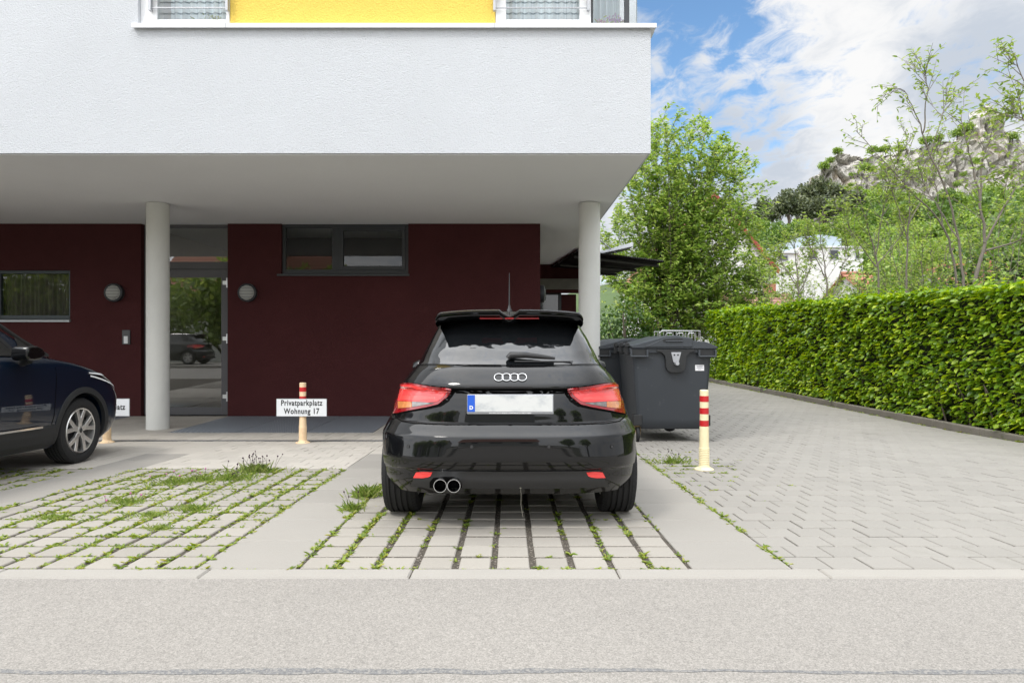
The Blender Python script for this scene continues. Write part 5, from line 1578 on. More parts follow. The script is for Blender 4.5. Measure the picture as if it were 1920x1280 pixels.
for i in range(ny + 1):
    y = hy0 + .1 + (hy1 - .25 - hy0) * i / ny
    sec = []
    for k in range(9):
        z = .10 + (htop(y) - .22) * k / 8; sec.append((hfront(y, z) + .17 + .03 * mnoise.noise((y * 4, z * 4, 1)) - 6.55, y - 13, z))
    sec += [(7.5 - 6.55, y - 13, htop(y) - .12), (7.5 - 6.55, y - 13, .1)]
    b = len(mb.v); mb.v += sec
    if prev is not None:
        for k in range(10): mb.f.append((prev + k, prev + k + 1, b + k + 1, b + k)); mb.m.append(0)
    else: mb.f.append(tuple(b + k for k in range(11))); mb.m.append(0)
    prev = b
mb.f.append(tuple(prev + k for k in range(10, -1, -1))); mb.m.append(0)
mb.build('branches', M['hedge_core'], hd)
st = MB()
for i in range(90):
    y = random.uniform(hy0, hy1); x = 6.72 + random.gauss(0, .05) - 6.55
    st.tube([(x, y - 13, 0), (x + random.gauss(0, .05), y - 13 + random.gauss(0, .05), .3), (x + random.gauss(-.05, .08), y - 13 + random.gauss(0, .1), .7)], [.014, .011, .007], 5)
st.build('stems', M['bark'], hd)['kind'] = 'stuff'

# ------------------------------------------------------------------ trees
def woody(name, label, cat, group, base, paths, r0, leafm, barkm, twig=(.35, .9), ntw=10, lpt=9, ls=(.07, .11), wr=.45, sub=2, start=.2, updir=.5, spread=.9, lean=.2, simple=False, tip_only=.25, extra=None, fold=.2, droop=.15, tw_r=.006):
    """a tree from guide stems: twigs leave the stems, leaves sit along the twigs"""
    t = thing(name, label, cat, base, 0, group)
    B = Vector(base); wood = MB(); P, D, N, Ls = [], [], [], []
    def leaves_on(a, b, k):
        d = (b - a)
        for i in range(k):
            u = tip_only + (1 - tip_only) * (i + random.random()) / k
            p = a + d * u; an = random.uniform(0, 6.28)
            dd = Vector((math.cos(an), math.sin(an), random.gauss(-.05, .35))) + d.normalized() * .5
            P.append(tuple(p - B)); D.append(tuple(dd)); N.append((random.gauss(0, .4), random.gauss(0, .4), 1.0)); Ls.append(random.uniform(*ls))
    def twigs(a, d, L, lvl, r):
        e = a + d * L
        mid = a + d * L * .5 + Vector((random.gauss(0, .04), random.gauss(0, .04), random.gauss(.02, .03))) * L
        wood.tube([a - B, mid - B, e - B], [r, r * .75, r * .4], 5, cap=False)
        leaves_on(a, e, max(2, int(lpt * (L / twig[1]) ** .5)))
        if lvl > 0:
            for k in range(random.randint(1, 2)):
                q = Vector((random.gauss(0, 1), random.gauss(0, 1), random.gauss(.3, .6))).normalized()
                twigs(a.lerp(e, random.uniform(.3, .85)), (d + q * .8).normalized(), L * random.uniform(.45, .7), lvl - 1, r * .65)
    for pi, path in enumerate(paths):
        pts = [Vector(p) for p in path]
        # smooth the guide a little
        fine = []
        for i in range(len(pts) - 1):
            p0, p1, p2, p3 = pts[max(i - 1, 0)], pts[i], pts[i + 1], pts[min(i + 2, len(pts) - 1)]
            for k in range(5):
                u = k / 5
                fine.append(.5 * ((2 * p1) + (p2 - p0) * u + (2 * p0 - 5 * p1 + 4 * p2 - p3) * u * u + (3 * p1 - p0 - 3 * p2 + p3) * u ** 3) + Vector((random.gauss(0, 1), random.gauss(0, 1), 0)) * .008)
        fine.append(pts[-1])
        n = len(fine); rr = r0 if pi == 0 else r0 * .55
        wood.tube([p - B for p in fine], [max(.006, rr * (1 - .88 * i / (n - 1))) for i in range(n)], 7)
        for k in range(ntw):
            u = start + (1 - start) * (k + random.random()) / ntw
            f = min(u * (n - 1), n - 1.001); i = int(f); a = fine[i].lerp(fine[i + 1], f - i)
            ax = (fine[i + 1] - fine[i]).normalized(); an = random.uniform(0, 6.28)
            side = ax.cross(Vector((math.cos(an), math.sin(an), .1))).normalized()
            d = (ax * updir + side * spread + Vector((0, 0, lean))).normalized()
            twigs(a, d, random.uniform(*twig) * (1.1 - .45 * u), sub, tw_r)
        leaves_on(fine[-4], fine[-1] + (fine[-1] - fine[-2]) * .5, lpt)
    wood.build('trunk', barkm, t, smooth=60)
    if extra: 
        for p, d, n_, l in extra: P.append(p); D.append(d); N.append(n_); Ls.append(l)
    leaf_object('crown', P, D, N, Ls, np.array(Ls) * wr, leafm, t, simple=simple, fold=fold, droop=droop)
    return t
def w3(px, py, Y): return Vector(((px - 955) / 1260 * Y, Y, CAM_Z + (640 - py) / 1260 * Y))
def path(pl, Y, dY=0.0):
    return [w3(a, b, Y + dY * i / max(1, len(pl) - 1)) for i, (a, b) in enumerate(pl)]
def ground_to(pl, Y, dY=0):
    p = path(pl, Y, dY); b = Vector((p[0].x, p[0].y, FLAT)); return [b] + p
G_SAP = 'slender saplings behind the hedge'
SAP = [
    ('slender sapling with the tallest left leaning tip between rock and hedge', 12.0, [[(1806, 545), (1797, 450), (1775, 360), (1745, 290), (1720, 222), (1695, 170), (1668, 168)], [(1745, 290), (1764, 225), (1776, 180)], [(1731, 250), (1738, 180), (1733, 128)], [(1797, 450), (1760, 390), (1735, 350), (1720, 310)]]),
    ('sapling with the thick forked pale trunk near the right picture edge', 11.4, [[(1826, 545), (1846, 455), (1836, 370), (1818, 290), (1800, 220)], [(1846, 455), (1885, 385), (1925, 320), (1965, 240)], [(1838, 385), (1848, 280), (1905, 205)], [(1846, 470), (1900, 455), (1960, 430)]]),
    ('sapling with the long dark stem leaning far left across the cliff', 12.7, [[(1795, 545), (1770, 430), (1710, 360), (1655, 300), (1605, 245)], [(1710, 360), (1680, 330), (1690, 280)], [(1770, 430), (1755, 350), (1748, 300)]]),
    ('thin upright sapling left of the forked sapling, in front of the cliff', 13.4, [[(1698, 560), (1702, 450), (1706, 340), (1698, 245)], [(1702, 450), (1680, 380), (1660, 320)], [(1703, 420), (1735, 360), (1748, 320)]]),
    ('bushy sapling right of the white flat roofed house', 14.2, [[(1648, 570), (1642, 480), (1622, 410), (1600, 330)], [(1642, 480), (1655, 400), (1668, 340)], [(1642, 500), (1600, 440), (1575, 390)], [(1642, 500), (1690, 440), (1700, 400)]]),
    ('sparse sapling standing in front of the white flat roofed house', 15.2, [[(1552, 580), (1548, 510), (1540, 455), (1535, 415)], [(1552, 580), (1580, 500), (1590, 455)], [(1548, 520), (1522, 470), (1510, 445)]]),
    ('low sparse sapling left of the one before the white flat roofed house', 16.0, [[(1500, 590), (1496, 530), (1490, 470), (1488, 450)], [(1496, 540), (1470, 500), (1460, 470)], [(1498, 550), (1520, 500), (1525, 470)]]),
    ('sapling cut off by the right picture edge, highest twigs', 10.4, [[(1990, 540), (1975, 400), (1955, 260), (1915, 140), (1895, 118)], [(1955, 260), (1920, 225), (1893, 210)], [(1970, 350), (1930, 300), (1890, 330)]]),
]
for i, (lb, Y, pls) in enumerate(SAP):
    ps = [ground_to(pls[0], Y)] + [path(p, Y, random.uniform(-.5, .5)) for p in pls[1:]]
    base = tuple(ps[0][0])
    woody('sapling', lb, 'sapling', G_SAP, base, ps, .040 if i == 1 else .026, M['leaf_sapling'], M['bark_grey'], twig=(.30, .80), ntw=13 if i in (0, 2, 3) else 16, lpt=6 if i in (0, 1, 2, 3) else 8, ls=(.07, .12), wr=.42, sub=1, start=.42, updir=.8, spread=.75, lean=.25, tip_only=.35)

for i, (a, b, Y, hh, n) in enumerate([(1468, 585, 19.5, 500, 5), (1512, 580, 20.5, 505, 5), (1560, 575, 19.0, 525, 4), (1606, 570, 20.0, 525, 4), (1665, 560, 18.0, 430, 6), (1722, 555, 17.0, 410, 6), (1760, 550, 17.6, 400, 6), (1870, 540, 15.5, 380, 6)]):
    ps = []
    for k in range(n):
        tx = a + (k - (n - 1) / 2) * 22 + random.uniform(-8, 8); ty = hh + random.uniform(0, 60)
        q = w3(a, b, Y); p0 = Vector((q.x + random.uniform(-.15, .15), Y, FLAT)); tip = w3(tx, ty, Y + random.uniform(-.6, .6))
        ps.append([p0, p0.lerp(tip, .35) + Vector((-(tip.x - p0.x) * .12, 0, 0)), p0.lerp(tip, .7), tip])
    woody('tall_shrub', ['airy pale green shrub before the faded red roof, first from the large tree', 'airy pale green shrub before the faded red roof, second from the large tree', 'airy shrub in front of the middle of the white modern house', 'airy shrub in front of the right end of the white modern house', 'tall shrub in front of the small orange red roof', 'tall shrub between the small orange roof and the forked sapling', 'tall shrub directly left of the forked sapling', 'tall shrub right of the forked sapling'][i], 'shrub', 'airy shrubs behind the hedge', tuple(ps[0][0]), ps, .022, M['leaf_sapling'] if i < 4 else M['leaf_bush'], M['bark_grey'], twig=(.35, .9), ntw=16, lpt=10, ls=(.08, .13), wr=.45, sub=1, start=.3, updir=.8, spread=.75, lean=.3, simple=True, tip_only=.2)

# big multi-stemmed tree between the canopy and the hedge
def big_shrub():
    Y0 = 23.6; base = (5.4, 23.6, FLAT)
    ps = []
    tips = [(1225, 258), (1212, 290), (1345, 268), (1366, 296), (1180, 350), (1205, 300), (1232, 262), (1250, 250), (1275, 262), (1300, 246), (1322, 250), (1335, 300), (1352, 290), (1372, 318), (1392, 330), (1400, 372), (1418, 420), (1436, 470), (1425, 500), (1440, 540), (1445, 515), (1390, 430), (1370, 370), (1418, 565), (1385, 575), (1150, 420), (1135, 470), (1160, 520), (1190, 400), (1215, 340),
            (1260, 320), (1290, 330), (1310, 380), (1340, 400), (1360, 440), (1240, 380), (1270, 430), (1380, 490), (1400, 540), (1300, 480), (1220, 470), (1180, 560), (1330, 540), (1260, 540)]
    for i, (a, b) in enumerate(tips):
        Y = Y0 + random.uniform(-1.5, 1.5)
        tip = w3(a, b, Y); x0 = base[0] + random.uniform(-.35, .35)
        p0 = Vector((x0, Y0 + random.uniform(-.3, .3), FLAT)); m1 = p0.lerp(tip, .4); m1.x = x0 + (tip.x - x0) * .28; m2 = p0.lerp(tip, .75); m2.x = x0 + (tip.x - x0) * .66
        ps.append([p0, m1, m2, tip])
    ex = []
    C0 = Vector(base)
    # lower, shaded fill of the crown
    for i in range(10500):
        u = random.random(); px = random.gauss(1285, 85); py = random.uniform(330, 640)
        if not (1125 < px < 1445) or py < 330 + abs(px - 1275) * .75: continue
        if px > 1330 and py > 590: continue

        Y = Y0 + random.uniform(-1.4, 1.6); p = w3(px, py, Y)
        if mnoise.noise((p.x * .9, p.y * .9, p.z * .9)) < -.12 or (p.x > 6.1 and p.z < 2.3): continue
        ex.append((tuple(p - C0), (random.gauss(0, 1), random.gauss(0, 1), random.gauss(-.2, .4)), (random.gauss(0, .4), random.gauss(0, .4), 1), random.uniform(.125, .19)))
    return woody('leafy_tree', 'large bright green multi stemmed tree behind the bins, beside the canopy', 'tree', None, base, ps, .05, M['leaf_bush'], M['bark'], twig=(.6, 1.45), ntw=26, lpt=15, ls=(.125, .205), wr=.50, sub=2, start=.26, updir=.75, spread=.7, lean=.25, simple=True, tip_only=.1, extra=ex, tw_r=.008)
big_shrub()
mb = MB(); mb.box(.7, 5.6, 21.0, 27, -.3, FLAT + .05)
structure(mb.build('planting_bed', M['ground']), 'earth bed under the large tree behind the bins', 'soil')
def round_tree(name, label, cat, group, base, hgt, rad, material, n, ls, seed, trunk_h=.35, squash=1.0, conic=False):
    rs = np.random.default_rng(seed); t = thing(name, label, cat, base, 0, group)
    w_ = MB(); w_.tube([(0, 0, -.5), (.03 * rad, 0, hgt * .4), (-.02 * rad, .02, hgt * .8)], [rad * .07, rad * .05, rad * .015], 7)
    k = 26 if not conic else 30
    cs = []
    for i in range(k):
        if conic:
            f = (i + .5) / k; zz = hgt * (trunk_h + (1 - trunk_h) * f); rr = rad * (1 - f) ** .7 * rs.uniform(.5, 1.0); an = rs.uniform(0, 6.28)
            cs.append((math.cos(an) * rr, math.sin(an) * rr, zz, rad * .42 * (1.15 - f)))
        else:
            v = rs.normal(size=3); v /= np.linalg.norm(v); v *= rs.uniform(.35, .95)
            cs.append((v[0] * rad * .8, v[1] * rad * .8, hgt * (trunk_h + (1 - trunk_h) * .5) + v[2] * hgt * (1 - trunk_h) * .42 * squash, rad * rs.uniform(.22, .42)))
    for c in cs[::3]: w_.tube([(0, 0, hgt * trunk_h * .9), (c[0] * .5, c[1] * .5, (c[2] + hgt * trunk_h) * .5), (c[0], c[1], c[2])], [rad * .03, rad * .018, rad * .006], 5)
    w_.build('trunk', M['bark'], t)
    idx = rs.integers(0, k, n); C = np.array(cs)[idx]
    v = nrm(rs.normal(size=(n, 3))); r_ = rs.uniform(.45, 1.05, n)[:, None] ** .6
    P = C[:, :3] + v * r_ * C[:, 3:4] * np.array([1, 1, .78])
    Dd = v + rs.normal(size=(n, 3)) * .8 - np.array([0, 0, .2]); Nn = v * .7 + rs.normal(size=(n, 3)) * .5 + np.array([0, 0, .6])
    L_ = rs.uniform(.7, 1.3, n) * ls
    leaf_object('crown', P, Dd, Nn, L_, L_ * .62, material, t, simple=True, fold=.2)
    return t
# trees in the middle distance, behind the saplings
G_MID = 'leafy trees in the gardens behind the hedge'
for i, (px, Y, top, rad, m, lb) in enumerate([
        (1700, 26, 428, 2.3, 'leaf_bush', 'mid green garden tree behind the thin upright sapling'),
        (1790, 30, 400, 3.0, 'leaf_hill', 'garden tree behind the forked sapling, below the cliff'),
        (1900, 33, 330, 3.6, 'leaf_hill_dark', 'dark garden tree at the right picture edge below the cliff'),
        (1640, 36, 420, 2.2, 'leaf_hill_dark', 'darker garden tree just right of the white flat roofed house'),
        (1850, 24, 440, 1.8, 'leaf_dark', 'low dark garden tree beside the right red roof'),
        (1420, 46, 480, 1.8, 'leaf_bush', 'pale garden tree left of the white flat roofed house'),
        (1970, 22, 300, 2.5, 'leaf_hill_dark', 'garden tree mostly outside the right picture edge')]):
    p = w3(px, 640, Y); top_z = CAM_Z + (640 - top) / 1260 * Y
    round_tree('garden_tree', lb, 'tree', G_MID, (p.x, Y, -.3), top_z + .3, rad, M[m], 2600, .20, 40 + i, .22)
# dark shrubs at the end of the drive
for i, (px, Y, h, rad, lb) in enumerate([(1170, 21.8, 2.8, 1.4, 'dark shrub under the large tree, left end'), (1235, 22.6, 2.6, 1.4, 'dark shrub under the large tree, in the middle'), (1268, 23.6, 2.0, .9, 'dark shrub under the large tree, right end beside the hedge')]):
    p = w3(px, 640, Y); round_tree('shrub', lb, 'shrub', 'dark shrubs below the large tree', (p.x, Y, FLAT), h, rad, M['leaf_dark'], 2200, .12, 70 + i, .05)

# ------------------------------------------------------------------ houses beyond the hedge
def house_box(o, name, m, x0, x1, y0, y1, z0, z1, bev=0): 
    b = MB(); b.box(x0, x1, y0, y1, z0, z1); return b.build(name, m, o, bevel=bev)
Y = 48.0; X = lambda px, Y=48.0: (px - 955) / 1260 * Y; Z = lambda py, Y=48.0: CAM_Z + (640 - py) / 1260 * Y
h = thing('modern_house', 'white flat roofed modern house with pale blue curved roof box', 'house', (0, 0, 0))
house_box(h, 'wall', M['white_wall'], X(1500), X(1619), Y, Y + 8, -.5, Z(463))
house_box(h, 'side_wing', M['white_wall'], X(1440), X(1500) - .004, Y + .4, Y + 8, -.5, Z(472))
b = MB(); n = 14
pf = [(X(1503) + (X(1588) - X(1503)) * i / n, Z(449) + (Z(437) - Z(449)) * math.sin(math.pi * (.15 + .7 * i / n))) for i in range(n + 1)]
b.prism([(X(1503), Z(462))] + pf + [(X(1588), Z(462))], Y + .8, Y + 7, 'y'); b.build('roof_box', M['blue_metal'], h, smooth=30)
for px0, px1, py0, py1, yy in ((1449, 1460, 482, 490, Y + .4), (1463, 1482, 477, 488, Y + .4), (1603, 1611, 472, 486, Y), (1555, 1572, 468, 486, Y), (1520, 1532, 470, 486, Y)):
    b = MB(); b.box(X(px0), X(px1), yy - .04, yy + .02, Z(py1), Z(py0)); wo = b.build('window', M['steel'], h)
    b = MB(); b.box(X(px0) + .06, X(px1) - .06, yy - .055, yy - .042, Z(py1) + .06, Z(py0) - .06); b.build('pane', M['dark_glass'], wo)
b = MB(); b.box(X(1438), X(1500) - .01, Y + .25, Y + .42, Z(473.5), Z(470)); b.box(X(1500), X(1621), Y - .1, Y + .02, Z(464.5), Z(461)); b.build('roof_edge', M['alu'], h)
def gable_house(name, label, ridge, eave_l, eave_r, Y, depth, wallm, roofm, trimm, over=.35, group=None, wins=()):
    """ridge and eaves given as photo points at distance Y; gable faces the camera"""
    o = thing(name, label, 'house', (0, 0, 0), 0, group)
    rx, rz_ = ridge; lx, lz = eave_l; ex, ez = eave_r
    b = MB(); b.prism([(lx, -.5), (ex, -.5), (ex, ez), (rx, rz_), (lx, lz)], Y, Y + depth, 'y'); b.build('wall', wallm, o)
    b = MB(); th = .16
    for (ax, az) in ((lx, lz), (ex, ez)):
        dx, dz = ax - rx, az - rz_; L = math.hypot(dx, dz); ux, uz = dx / L, dz / L
        nx_, nz_ = (-uz, ux) if ux < 0 else (uz, -ux)
        if nz_ < 0: nx_, nz_ = -nx_, -nz_
        e = (ax + ux * over, az + uz * over)
        b.prism([(rx, rz_ + .01), e, (e[0] + nx_ * th, e[1] + nz_ * th), (rx, rz_ + th * 1.25)], Y - over, Y + depth + over, 'y')
    b.build('roof', roofm, o)
    b = MB()
    for (ax, az) in ((lx, lz), (ex, ez)):
        dx, dz = ax - rx, az - rz_; L = math.hypot(dx, dz); ux, uz = dx / L, dz / L
        e = (ax + ux * over, az + uz * over)
        b.prism([(rx, rz_ - .12), (e[0], e[1] - .12), (e[0], e[1] + .16), (rx, rz_ + .18)], Y - over - .05, Y - over - .004, 'y')
    b.build('barge_board', trimm, o)
    for x0, x1, z0, z1 in wins:
        b = MB(); b.box(x0, x1, Y - .05, Y + .02, z0, z1); wo = b.build('window', M['white_frame'], o); b = MB(); b.box(x0 + .07, x1 - .07, Y - .065, Y - .052, z0 + .07, z1 - .07); b.build('pane', M['dark_glass'], wo)
    return o
Y = 40.0
gable_house('gable_house', 'white gabled house with red barge boards half hidden by the large tree', (X(1338, Y), Z(368, Y)), (X(1215, Y), Z(520, Y)), (X(1449, Y), Z(503, Y)), Y, 9, M['white_wall'], M['tile'], M['red_trim'],
            wins=[(X(1300, Y), X(1322, Y), Z(455, Y), Z(425, Y)), (X(1352, Y), X(1374, Y), Z(455, Y), Z(425, Y)), (X(1395, Y), X(1420, Y), Z(530, Y), Z(500, Y))])
def eave_house(label, x0, x1, Y, depth, ze, zr, wallm, roofm, wins=0):
    """roof slope faces the camera"""
    o = thing('tile_roof_house', label, 'house', (0, 0, 0), 0, 'houses with red tiled roofs beyond the hedge')
    b = MB(); b.box(x0, x1, Y, Y + depth, -.5, ze)
    b.prism([(Y + .0, ze + .001), (Y + depth, ze + .001), (Y + depth / 2, zr - .1)], x0, x1, 'x'); b.build('wall', wallm, o)
    b = MB(); n = max(8, int(depth / 2 / .34))
    sl = (zr - ze) / (depth / 2)
    for i in range(n):
        a0 = -.4 + (depth / 2 + .4) * i / n; a1 = -.4 + (depth / 2 + .4) * (i + 1) / n
        z0, z1 = ze + sl * a0, ze + sl * a1
        for sg, yy in ((1, Y), (-1, Y + depth)):
            b.prism([(yy + sg * a0, z0 + .10), (yy + sg * a1, z1 + .06), (yy + sg * a1, z1), (yy + sg * a0, z0)], x0 - .3, x1 + .3, 'x')
    b.tube([(x0 - .3, Y + depth / 2, zr + .08), (x1 + .3, Y + depth / 2, zr + .08)], .12, 8)
    ro = b.build('roof', roofm, o)
    b = MB(); cx_ = x0 + (x1 - x0) * .7; b.box(cx_, cx_ + .5, Y + depth * .5, Y + depth * .5 + .5, zr - .6, zr + .7); b.build('chimney', M['tile'], ro)
    for k in range(wins):
        xx = x0 + (x1 - x0) * (k + .5) / wins
        b = MB(); b.box(xx - .5, xx + .5, Y - .05, Y + .02, ze - 1.6, ze - .4); wo = b.build('window', M['white_frame'], o); b = MB(); b.box(xx - .43, xx + .43, Y - .065, Y - .052, ze - 1.53, ze - .47); b.build('pane', M['dark_glass'], wo)
    return o
M['tile_pale'] = mat('faded_tiles', (0.27, 0.15, 0.115), .85, var=.3, vs=7, bump=.3, bs=12)
Y = 31.0; eave_house('house with a faded red roof in front of the white modern house', X(1400, Y), X(1530, Y), Y, 7, Z(615, Y), Z(548, Y), M['white_wall'], M['tile_pale'], 3)
Y = 36.0; eave_house('small house with an orange red roof behind the bushy sapling', X(1640, Y), X(1735, Y), Y, 6, Z(560, Y), Z(505, Y), M['white_wall'], M['tile'], 2)
Y = 27.0; eave_house('house with an orange red roof at the right picture edge', X(1810, Y), X(1990, Y), Y, 6, Z(550, Y), Z(487, Y), M['white_wall'], M['tile'], 3)
Y = 32.0; eave_house('grey slate roofed house behind the right picture edge', X(1880, Y), X(2060, Y), Y, 6, Z(520, Y), Z(465, Y), M['white_wall'], M['slate'], 2)

# ------------------------------------------------------------------ hill, cliff and its wood
def hmax(x):
    return float(np.interp(x, [-60, 0, 30, 42, 50, 58, 72, 100, 200], [4, 8, 16, 21, 23, 24.5, 26, 27, 30]))
def hill_h(x, y):
    t = min(max((y - 62) / 88, 0), 1); t = t * t * (3 - 2 * t)
    return -.3 + hmax(x) * t + 1.2 * t * mnoise.noise((x * .05, y * .05, 2))
mb = MB(); nx, ny = 70, 40
for j in range(ny + 1):
    for i in range(nx + 1):
        x, y = -80 + 300 * i / nx, 55 + 165 * j / ny; mb.v.append((x, y, hill_h(x, y) - (.4 if j == 0 else 0)))
for j in range(ny):
    for i in range(nx): a = j * (nx + 1) + i; mb.f.append((a, a + 1, a + nx + 2, a + nx + 1)); mb.m.append(0)
structure(mb.build('hill', mat('hill_ground', (.055, .09, .025), .95, var=.5, vs=.15), smooth=60), 'green hillside below the cliff', 'hill')
YC = 152.0
TOP = [(1470, 430), (1506, 400), (1514, 352), (1522, 330), (1545, 318), (1562, 292), (1590, 280), (1622, 292), (1650, 286), (1700, 276), (1750, 266), (1790, 254), (1812, 254), (1824, 226), (1836, 202), (1856, 192), (1870, 200), (1882, 228), (1893, 258), (1910, 260), (1960, 262), (2060, 285), (2200, 350)]
mb = MB(); NX, NV = 230, 56
def topz(px): return CAM_Z + (640 - float(np.interp(px, [t[0] for t in TOP], [t[1] for t in TOP]))) / 1260 * YC
for j in range(NV + 1):
    v = j / NV
    for i in range(NX + 1):
        px = 1470 + 720 * i / NX; x = (px - 955) / 1260 * YC
        zt_ = topz(px) + .9 * mnoise.noise((x * .35, 0, 1)) + .5 * mnoise.noise((x * 1.1, 0, 4)); zb = 14.0
        if v < .72:
            u = v / .72; z = zb + (zt_ - zb) * u; yb = YC - 4 + 5.0 * u
        else:
            u = (v - .72) / .28; z = zt_ - (1 - math.cos(u * 1.5)) * 9 - .3 * u; yb = YC + 1.0 + 26 * u
        if v >= .72: x = x * yb / YC
        n1_ = mnoise.noise((x * .11, z * .05, 3)); n2_ = mnoise.noise((x * .35, z * .16, 7)); n3_ = mnoise.noise((x * .9, z * .7, 11)); ledge = mnoise.noise((x * .06, z * .45, 5)); rid = abs(mnoise.noise((x * .22, z * .09, 15)))
        vd, vp = mnoise.voronoi((x * .24 + .3 * n2_, z * .13, 2.0)); blk = mnoise.cell_vector(vp[0] * 7.3).x; vd2, vp2 = mnoise.voronoi((x * .75, z * .5, 6.0)); blk2 = mnoise.cell_vector(vp2[0] * 9.1).x
        cr = abs(mnoise.noise((x * .55, z * .12, 21))); stp = round(mnoise.noise((x * .16, z * .22, 31)) * 4) / 4
        y = yb + (2.2 * n1_ + 1.6 * n2_ + 1.0 * n3_ + 1.6 * ledge - 3.4 * rid + 1.2 * max(0, .16 - cr) / .16 + 1.0 * stp + 2.6 * blk + 1.0 * blk2 + 1.8 * max(0, .10 - (vd[1] - vd[0])) / .10) * (1 if v < .72 else .5)
        mb.v.append((x + .5 * n3_, y, z + .5 * n2_ * (v > .1)))
for j in range(NV):
    for i in range(NX): a = j * (NX + 1) + i; mb.f.append((a, a + 1, a + NX + 2, a + NX + 1)); mb.m.append(0)
ro = mb.build('rock_cliff', M['rock'], recalc=False)
ro.data.polygons.foreach_set('use_smooth', [False] * len(ro.data.polygons))
tag(ro, 'pale limestone cliff with a pinnacle rising above the trees', 'cliff', kind='structure')
rnd = random.Random(5)
protos = {}
def forest(kind, label, group, x, y, s, lb=None, zoff=0):
    z = hill_h(x, y) - .3 + zoff
    if kind not in protos:
        if kind == 'pine': t = round_tree('pine_tree', label, 'tree', group, (x, y, z), 9.5, 2.5, M['needle'], 1300, .55, 201, .36)
        elif kind == 'broad': t = round_tree('hillside_tree', label, 'tree', group, (x, y, z), 9.0, 3.9, M['leaf_hill'], 2600, .52, 202, .12)
        elif kind == 'broad_dark': t = round_tree('hillside_tree', label, 'tree', group, (x, y, z), 9.0, 3.7, M['leaf_hill_dark'], 2600, .50, 203, .12)
        elif kind == 'bush': t = round_tree('cliff_shrub', label, 'shrub', group, (x, y, z), 3.0, 1.9, M['leaf_hill'], 900, .42, 204, .02)
        protos[kind] = t
    else:
        t = copy_tree(protos[kind]); t.location = (x, y, z); t['label'] = label; t['group'] = group
    t.scale = (s * rnd.uniform(.9, 1.1), s * rnd.uniform(.9, 1.1), s * rnd.uniform(.88, 1.12)); t.rotation_euler = (0, 0, rnd.uniform(0, 6.28))
    return t
def hx(px, y): return (px - 955) / 1260 * y
for px, y, s in [(1396, 136, .72), (1415, 142, .78), (1432, 138, .85), (1448, 144, .80), (1463, 140, .95), (1478, 143, 1.0), (1494, 141, 1.05), (1508, 138, 1.0), (1522, 140, 1.2), (1538, 137, 1.25), (1552, 139, 1.2), (1568, 136, 1.15), (1585, 138, 1.05), (1602, 134, 1.0), (1480, 128, 1.0), (1515, 127, 1.05), (1545, 126, 1.1), (1575, 128, 1.0), (1440, 128, .85), (1375, 140, .75), (1350, 138, .8)]:
    forest('pine', 'grey green pine on the hill skyline left of the cliff', 'pines on the hill', hx(px, y), y, s)
k = 0
for y, x0, x1, st in ((70, 1290, 1960, 46), (80, 1280, 1960, 40), (90, 1280, 1980, 37), (100, 1290, 1980, 34), (110, 1290, 1990, 31), (120, 1300, 1990, 29), (131, 1600, 2000, 30), (141, 1590, 2000, 30), (145, 1560, 2000, 34)):
    px = x0 + rnd.uniform(0, st)
    while px < x1:
        dk = rnd.random() < .38
        forest('broad_dark' if dk else 'broad', ('dark green broadleaf tree in the wood on the hillside' if dk else 'light green broadleaf tree in the wood on the hillside'), 'broadleaf trees on the hillside', hx(px, y), y + rnd.uniform(-3, 3), rnd.uniform(.6, .92) * (1.12 if y > 138 else 1))
        px += st * rnd.uniform(.75, 1.25)
for px, dz in [(1548, .0), (1575, .3), (1640, .5), (1655, .6), (1665, .3), (1690, .2), (1742, .2), (1765, .2), (1800, .2), (1818, -.5), (1846, .5), (1872, .2), (1893, .0), (1905, .0), (1560, -.6)]:
    z = topz(px); x = hx(px, YC)
    t = forest('bush', 'green shrub on the crest of the cliff', 'shrubs on the cliff', x, YC + 1, rnd.uniform(.45, 1.0) * (.5 if px in (1846, 1872) else 1)); t.location.z = z - .6 + dz

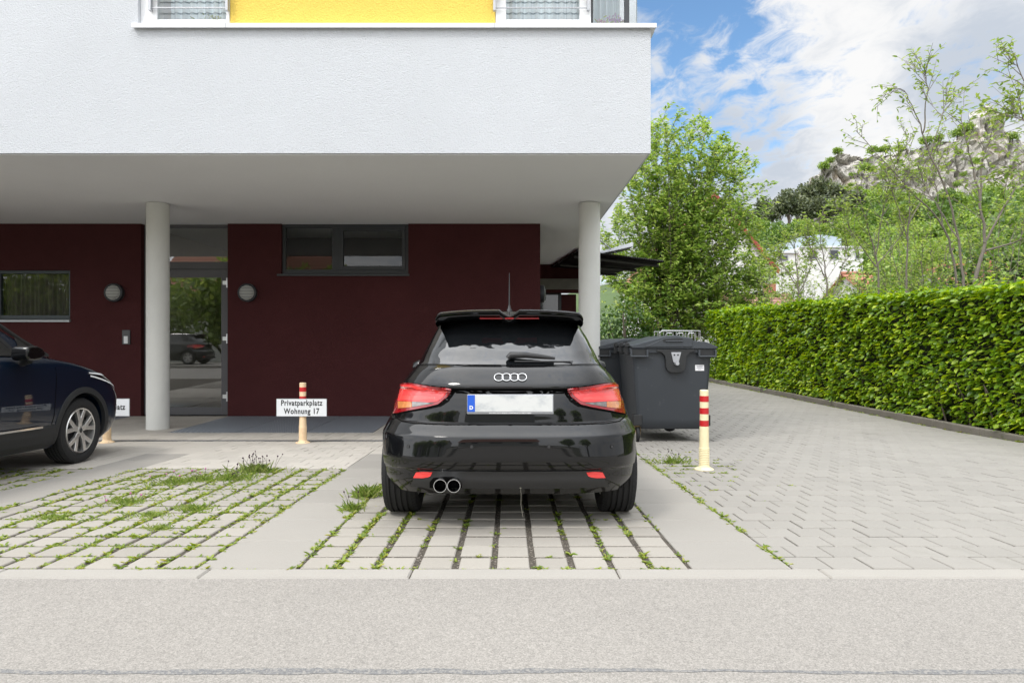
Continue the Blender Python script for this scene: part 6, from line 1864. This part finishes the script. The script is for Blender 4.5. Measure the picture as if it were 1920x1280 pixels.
for i in range(60):
    px = rnd.uniform(1515, 1930); tp = float(np.interp(px, [t_[0] for t_ in TOP], [t_[1] for t_ in TOP])); py = tp + 14 + (420 - tp) * rnd.random() ** .7
    yy = YC - 3.6 + rnd.uniform(-.5, 1.0); t = forest('bush', 'green shrub growing on a ledge in the cliff face', 'shrubs on the cliff', hx(px, yy), yy, rnd.uniform(.35, .9)); t.location.z = CAM_Z + (640 - py) / 1260 * yy - .8

# ------------------------------------------------------------------ across the street (seen in the door, the windows and the car paint)
for i, (x, y, hgt, rad, lb) in enumerate([(-15.5, -13, 6.4, 3.4, 'tree across the street mirrored in the glass door, left one'), (-20.5, -14, 6.4, 3.5, 'tree across the street left of the mirrored one'), (-25.5, -13.5, 6.4, 3.6, 'tree across the street mirrored in the left window'), (-30.5, -14, 6.4, 3.6, 'outermost tree across the street on the left'), (-10.5, -14.5, 5.8, 2.8, 'tree across the street right of the mirrored one'), (7.5, -15, 6.5, 2.4, 'small tree across the street mirrored in the boot of the black car'), (16, -16, 8, 3.4, 'tree across the street at the far right')]):
    round_tree('street_tree', lb, 'tree', 'trees across the street', (x, y, 0), hgt, rad, M['leaf_sapling'], 3800, .36, 300 + i, .06)
def eave_house2(label, x0, x1, Y, depth, ze, zr, wallm, roofm):
    o = eave_house(label, x0, x1, Y, depth, ze, zr, wallm, roofm, 0); o['group'] = 'houses across the street'
    for k in range(4):
        xx = x0 + (x1 - x0) * (k + .5) / 4
        b = MB(); b.box(xx - .6, xx + .6, Y + depth - .02, Y + depth + .06, ze - 1.9, ze - .5); wo = b.build('window', M['white_frame'], o); b = MB(); b.box(xx - .5, xx + .5, Y + depth + .062, Y + depth + .075, ze - 1.8, ze - .6); b.build('pane', M['dark_glass'], wo)
    return o
eave_house2('white house with a red tiled roof straight across the street', -7, 2.5, -30, 9, 4.2, 7.4, M['white_wall'], M['tile'])
eave_house2('pale house with a red tiled roof across the street on the left', -26, -14, -34, 9, 4.6, 8.0, M['white_wall'], M['tile'])
mv = MB()
c = copy_tree(car1); c.location = (-13.4, -6.6, .10); c.rotation_euler = (0, 0, R(90)); c['label'] = 'dark hatchback parked across the street, mirrored in the glass door'
for ch in list(c.children):
    if ch.name.startswith(('ring_emblem', 'plate_holder', 'hanging_cord')):
        for g in list(ch.children): bpy.data.objects.remove(g)
        bpy.data.objects.remove(ch)
